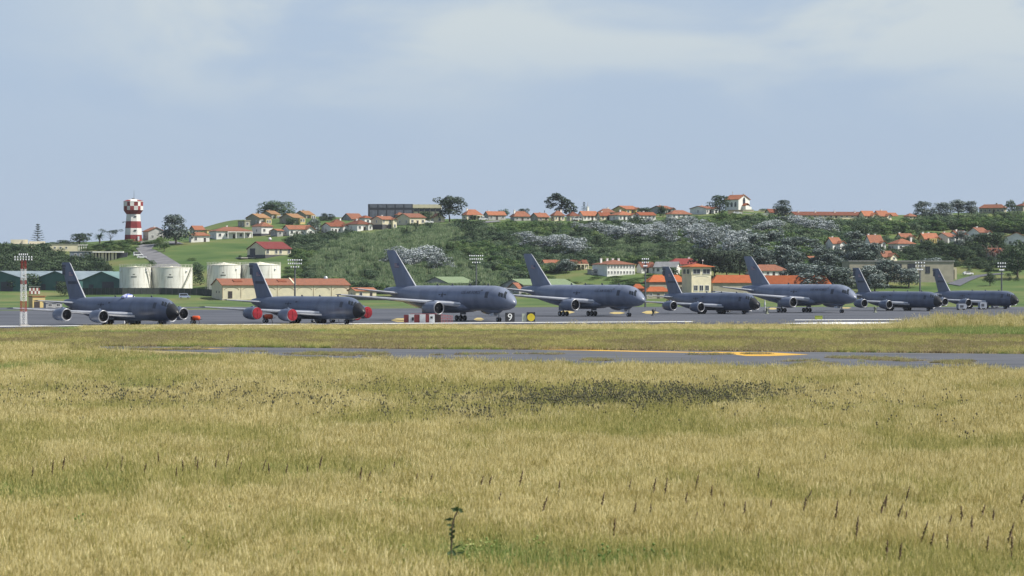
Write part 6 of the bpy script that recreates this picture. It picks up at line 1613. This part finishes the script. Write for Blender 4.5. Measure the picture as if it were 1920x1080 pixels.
# tufts growing through the broken asphalt
x, d, u, y = field(290, 440, 2.0, 1.25); q = fbm(x/10, d/14, 51); k = inpoly(u, y, PAVE) & (q > np.interp(u,[150,700,950,2400],[.62,.60,.74,.70])); x, d, u = x[k], d[k], u[k]
P_ = rows(x,d,1.2,3); P_[:,5] *= .8; P2 = rows(x,d,.8,3); P2[:,5] *= .6; G_.append(P2[::4]); M_.append(P2[1::5])
x, d, u, y = field(300, 640, 2.2, 1.25)
top = np.interp(u, [-300,0,90,300,700,1500,1920,2400],[621,620.5,617,614.5,614,614,613.5,612])
k = ~inpoly(u, y, PAVE) & (y > top) & (y < np.interp(u,[-300,100,180,420,800,1500,1920,2700],[672,664,651,652,656,660.5,664.5,671]))
x, d, u, y, top = x[k], d[k], u[k], y[k], top[k]
fr = np.clip((y-top)/7.5,0,3); right = np.clip((u-1640)/160,0,1); left = (u < 310)
tallz = (fr < 1) & ~(left & (u < 150)); grn = (fr >= 1) & (fr < 1.5+.9*right) | (left & (u>110) & (y<621.5)); rest = ~tallz & ~grn
m1 = np.where(tallz)[0]; rr = rows(x[m1],d[m1],1.5,4); rr[:,5] *= (.5+.75*right[m1]*g.uniform(.6,1.3,len(m1)))*.9
pick = g.random(len(m1)) < .8
S_.append(rr[pick]); M_.append(rr[~pick])
m2 = np.where(grn)[0]; rr = rows(x[m2],d[m2],1.5,3); rr[:,5] *= (.45+.5*right[m2]); G_.append(rr)
m3 = np.where(rest)[0]; q = fbm(x[m3]/9, d[m3]/22, 41)+g.normal(0,.09,len(m3)); rr = rows(x[m3],d[m3],1.7,3); B_ = [rr[q<.56], P_, V_]
r2 = rows(x[m3],d[m3],1.1,3); r2[:,5] *= .6; M_.append(r2[(q>=.56)]); r3 = rows(x[m3],d[m3],1.2,3); r3[:,5] *= .55; G_.append(r3[q>.70])
# extra tall fringe at the right end
x, d, u, y = field(560, 622, 1.7, 1.25); k = (u > 1000) & (y > np.interp(u,[1100,2400],[614,612.5])) & (g.random(len(u)) < np.clip((u-1640)/140,.10,1)); x, d, u = x[k], d[k], u[k]
rr = rows(x,d,1.8,4); rr[:,5] *= np.clip(.62+(u-1660)/160,.62,1.2)*g.uniform(.4,1.35,len(u)); S_.append(rr[::2]); M_.append(rr[1::2])
scatter('dry_grass', 'tall straw coloured grass filling the foreground meadow', 'grass', np.concatenate(S_), ST)
scatter('yellow_green_grass', 'yellow green grass mixed through the foreground meadow', 'grass', np.concatenate(M_), MT)
scatter('green_grass', 'strips and patches of fresh green grass in the meadow', 'grass', np.concatenate(G_), GT)
scatter('brown_turf', 'short brown dry turf on the verge beyond the old taxiway', 'grass', np.concatenate(B_), BT)
# dark weeds
x, d, u, y = field(130, 280, 6, 1.05)
def bmp(cx, cy, rx, ry): return np.exp(-(((u-cx)/rx)**2+((y-cy)/ry)**2))
pr = .8*bmp(1080,775,180,18)+.75*bmp(1330,766,170,16)+.22*bmp(250,768,230,20)+.35*bmp(900,802,130,14)+.14*bmp(600,788,200,20)+.10*bmp(620,748,260,12)+.03*bmp(1700,800,300,40)
pr *= fbm(x/3, d/6, 21)*1.9-.15
k = g.random(len(x)) < pr*.8
rr = rows(x[k],d[k],1.25,4,(1.0,1.45)); scatter('dark_weeds', 'bands of dark thistly weeds across the meadow', 'weeds', rr, WD)
# fresh leafy weeds low in the nearest grass
def recol(me, m): me = me.copy(); me.materials.clear(); me.materials.append(m); return me
GW_ = [proto('leafy weed', recol(weed_mesh(180+k), G_GREEN)) for k in range(3)]
x, d, u, y = field(92, 125, 4, 1.05)
pr = .30*bmp(900,1085,60,28)+.10*bmp(520,1095,200,25)+.06*bmp(1180,1090,200,30)+.04*bmp(150,1000,200,80)+.005
k = g.random(len(x)) < pr; rr = rows(x[k],d[k],1.15,3,(.7,1.15)); scatter('leafy_weeds', 'fresh green leafy weeds low in the nearest grass', 'weeds', rr, GW_)
# brown dock seed spikes, one by one
def dock_mesh(seed):
    r_ = random.Random(seed); V = []; Fc = []; T = []
    ln = Vector((r_.gauss(.05,.08), 0, 1)).normalized()
    for k in range(60):
        z = .5+.5*(k/60); c = ln*z; q = r_.uniform(0,6.28); rr = .045*math.sin(math.pi*(.12+.85*k/60))+.008; d = Vector((math.cos(q),math.sin(q),.5))*rr; s_ = Vector((-math.sin(q),math.cos(q),.2))*.018
        o = len(V); V += [c-s_, c+d, c+s_+Vector((0,0,.03)), c-d*.2]; Fc.append((o,o+1,o+2,o+3)); T.append(r_.random())
    o = len(V); V += [Vector((-.008,0,0)),Vector((.008,0,0)),ln*.95+Vector((.005,0,0)),ln*.95-Vector((.005,0,0))]; Fc.append((o,o+1,o+2,o+3)); T.append(.2)
    o = len(V); V += [Vector((0,-.008,0)),Vector((0,.008,0)),ln*.95+Vector((0,.005,0)),ln*.95-Vector((0,.005,0))]; Fc.append((o,o+1,o+2,o+3)); T.append(.2)
    me = bpy.data.meshes.new('dock_spike'); me.from_pydata([tuple(v) for v in V],[],Fc); me.materials.append(W_DOCK)
    a = me.attributes.new('tone','FLOAT','FACE'); a.data.foreach_set('value', T); me.update(); return me
DK = [dock_mesh(k) for k in range(4)]
spk = [(189,895),(222,893),(362,884),(365,900),(437,900),(400,892),(483,890),(505,905),(530,905),(669,922),(678,922),(778,918),(797,917),(890,930),(905,928),(345,905),(95,895),(110,890),(965,930),(1043,945),(1172,940),(1215,945),(1240,948),(1295,940),(1280,960),(1355,985),(1495,965),(1500,985),(1635,990),(1652,985),(1665,1000),(1692,1010),(1755,1015),(1770,1005),(1735,1045),(1805,1000),(1875,1040),(1820,1015),(1540,880),(1410,925),(640,905),(575,915),(1690,960),(1560,1000),(1290,1000),(1180,1000),(700,905),(1845,1055),(1660,1065),(1680,1072),(1120,975),(1150,1020),(1220,990),(1330,955),(1390,1000),(1440,985),(1585,960),(1600,1035),(1715,1035),(1780,1060),(1830,985),(1860,1000),(1900,970),(1895,1060),(930,960),(1000,985),(1075,930),(300,880),(265,905),(330,915),(150,880),(60,905),(420,880),(590,890),(730,900),(835,905)]
for i, (a, b_) in enumerate(spk):
    yb = b_+24; p = flat(a, yb); sc = 1.2+.4*rng.random()
    o = bpy.data.objects.new('dock_spike', DK[i%4]); COL.objects.link(o); o.location = p; o.rotation_euler = (0,rng.uniform(-.12,.22),rng.uniform(-.6,.6)); o.scale = (1.25,1.25,sc)
    tag(o, 'thin brown dock seed spike standing up out of the dry grass', 'weed', 'brown dock seed spikes')
# the tall weed nearest the camera
p = flat(846, 1100); t = thing('tall_weed', 'tall dark green weed with a ragged nodding top, nearest the camera', 'weed', p)
sw = leafmat('tall weed leaves', [(.012,.03,.012),(.03,.06,.02),(.05,.085,.03),(.09,.10,.05)], .2); sstem = mat('weed stem', (.10,.075,.05), .8)
K = F/p.y; pt = lambda px, py, dy=0: Vector(((px-846)/K, dy, (1100-py)/K))
a = MB(); ch_ = [(842,1104),(845,1060),(846,1030),(848,1000),(848,985),(853,968),(858,958)]
for q0, q1 in zip(ch_, ch_[1:]): a.tube(pt(*q0), pt(*q1), .028, .022, 6)
a.build('stem', sstem, t)
def leaf(mb, base, tip, wd, nrm=(0,-1,.3)):
    b0, t0 = Vector(base), Vector(tip); d = t0-b0; s_ = d.cross(Vector(nrm)).normalized()*wd; m = b0.lerp(t0,.45); o = len(mb.v)
    up = Vector(nrm).normalized()*wd*.3
    mb.add([b0, m+s_, t0, m-s_, m-up], [(0,1,4),(1,2,4),(2,3,4),(3,0,4)], 0)
a = MB(); r_ = random.Random(2)
for (x0,y0,x1,y1,w_) in [(858,958,845,953,.07),(858,957,868,955,.07),(856,960,859,948,.06),(860,956,852,950,.06),(860,958,870,960,.05),(852,972,832,975,.05),(849,984,836,984,.05),(849,985,853,983,.05),(848,995,842,990,.05),(848,1000,854,992,.05),(847,1005,841,998,.05),(848,1010,853,1003,.04),(846,1033,838,1040,.06),(847,1030,855,1042,.06),(847,1030,868,1020,.04),(847,1042,874,1033,.06),(845,1050,836,1062,.05),(844,1058,808,1060,.09),(844,1062,828,1072,.09),(845,1070,868,1064,.07),(845,1072,885,1060,.08)]:
    leaf(a, pt(x0,y0,-.02), pt(x1,y1,r_.uniform(-.25,.05)), w_)
for k in range(10):
    z = 990+k*4; q = r_.uniform(0,6.28); leaf(a, pt(848,z), pt(848,z)+Vector((math.cos(q)*.09,math.sin(q)*.09,.06)), .035)
lo = a.build('leaf', sw, t, tone=True)
# ------------------------------------------------------------------ sea-side air
hz = MB(); hz.box((0, 13500, 17.5), (33000, 33000, 87)); ho = hz.build('haze', [])
tag(ho, 'thin pale blue air over the whole airfield and hill', 'haze', None, 'stuff')
hm = bpy.data.materials.new('haze'); hm.use_nodes = True; nt = hm.node_tree; nt.nodes.clear()
ou = nt.nodes.new('ShaderNodeOutputMaterial'); pv = nt.nodes.new('ShaderNodeVolumePrincipled'); pv.inputs['Color'].default_value = (.80,.88,1,1); pv.inputs['Density'].default_value = .00003; pv.inputs['Anisotropy'].default_value = 0
nt.links.new(pv.outputs[0], ou.inputs['Volume']); ho.data.materials.append(hm)
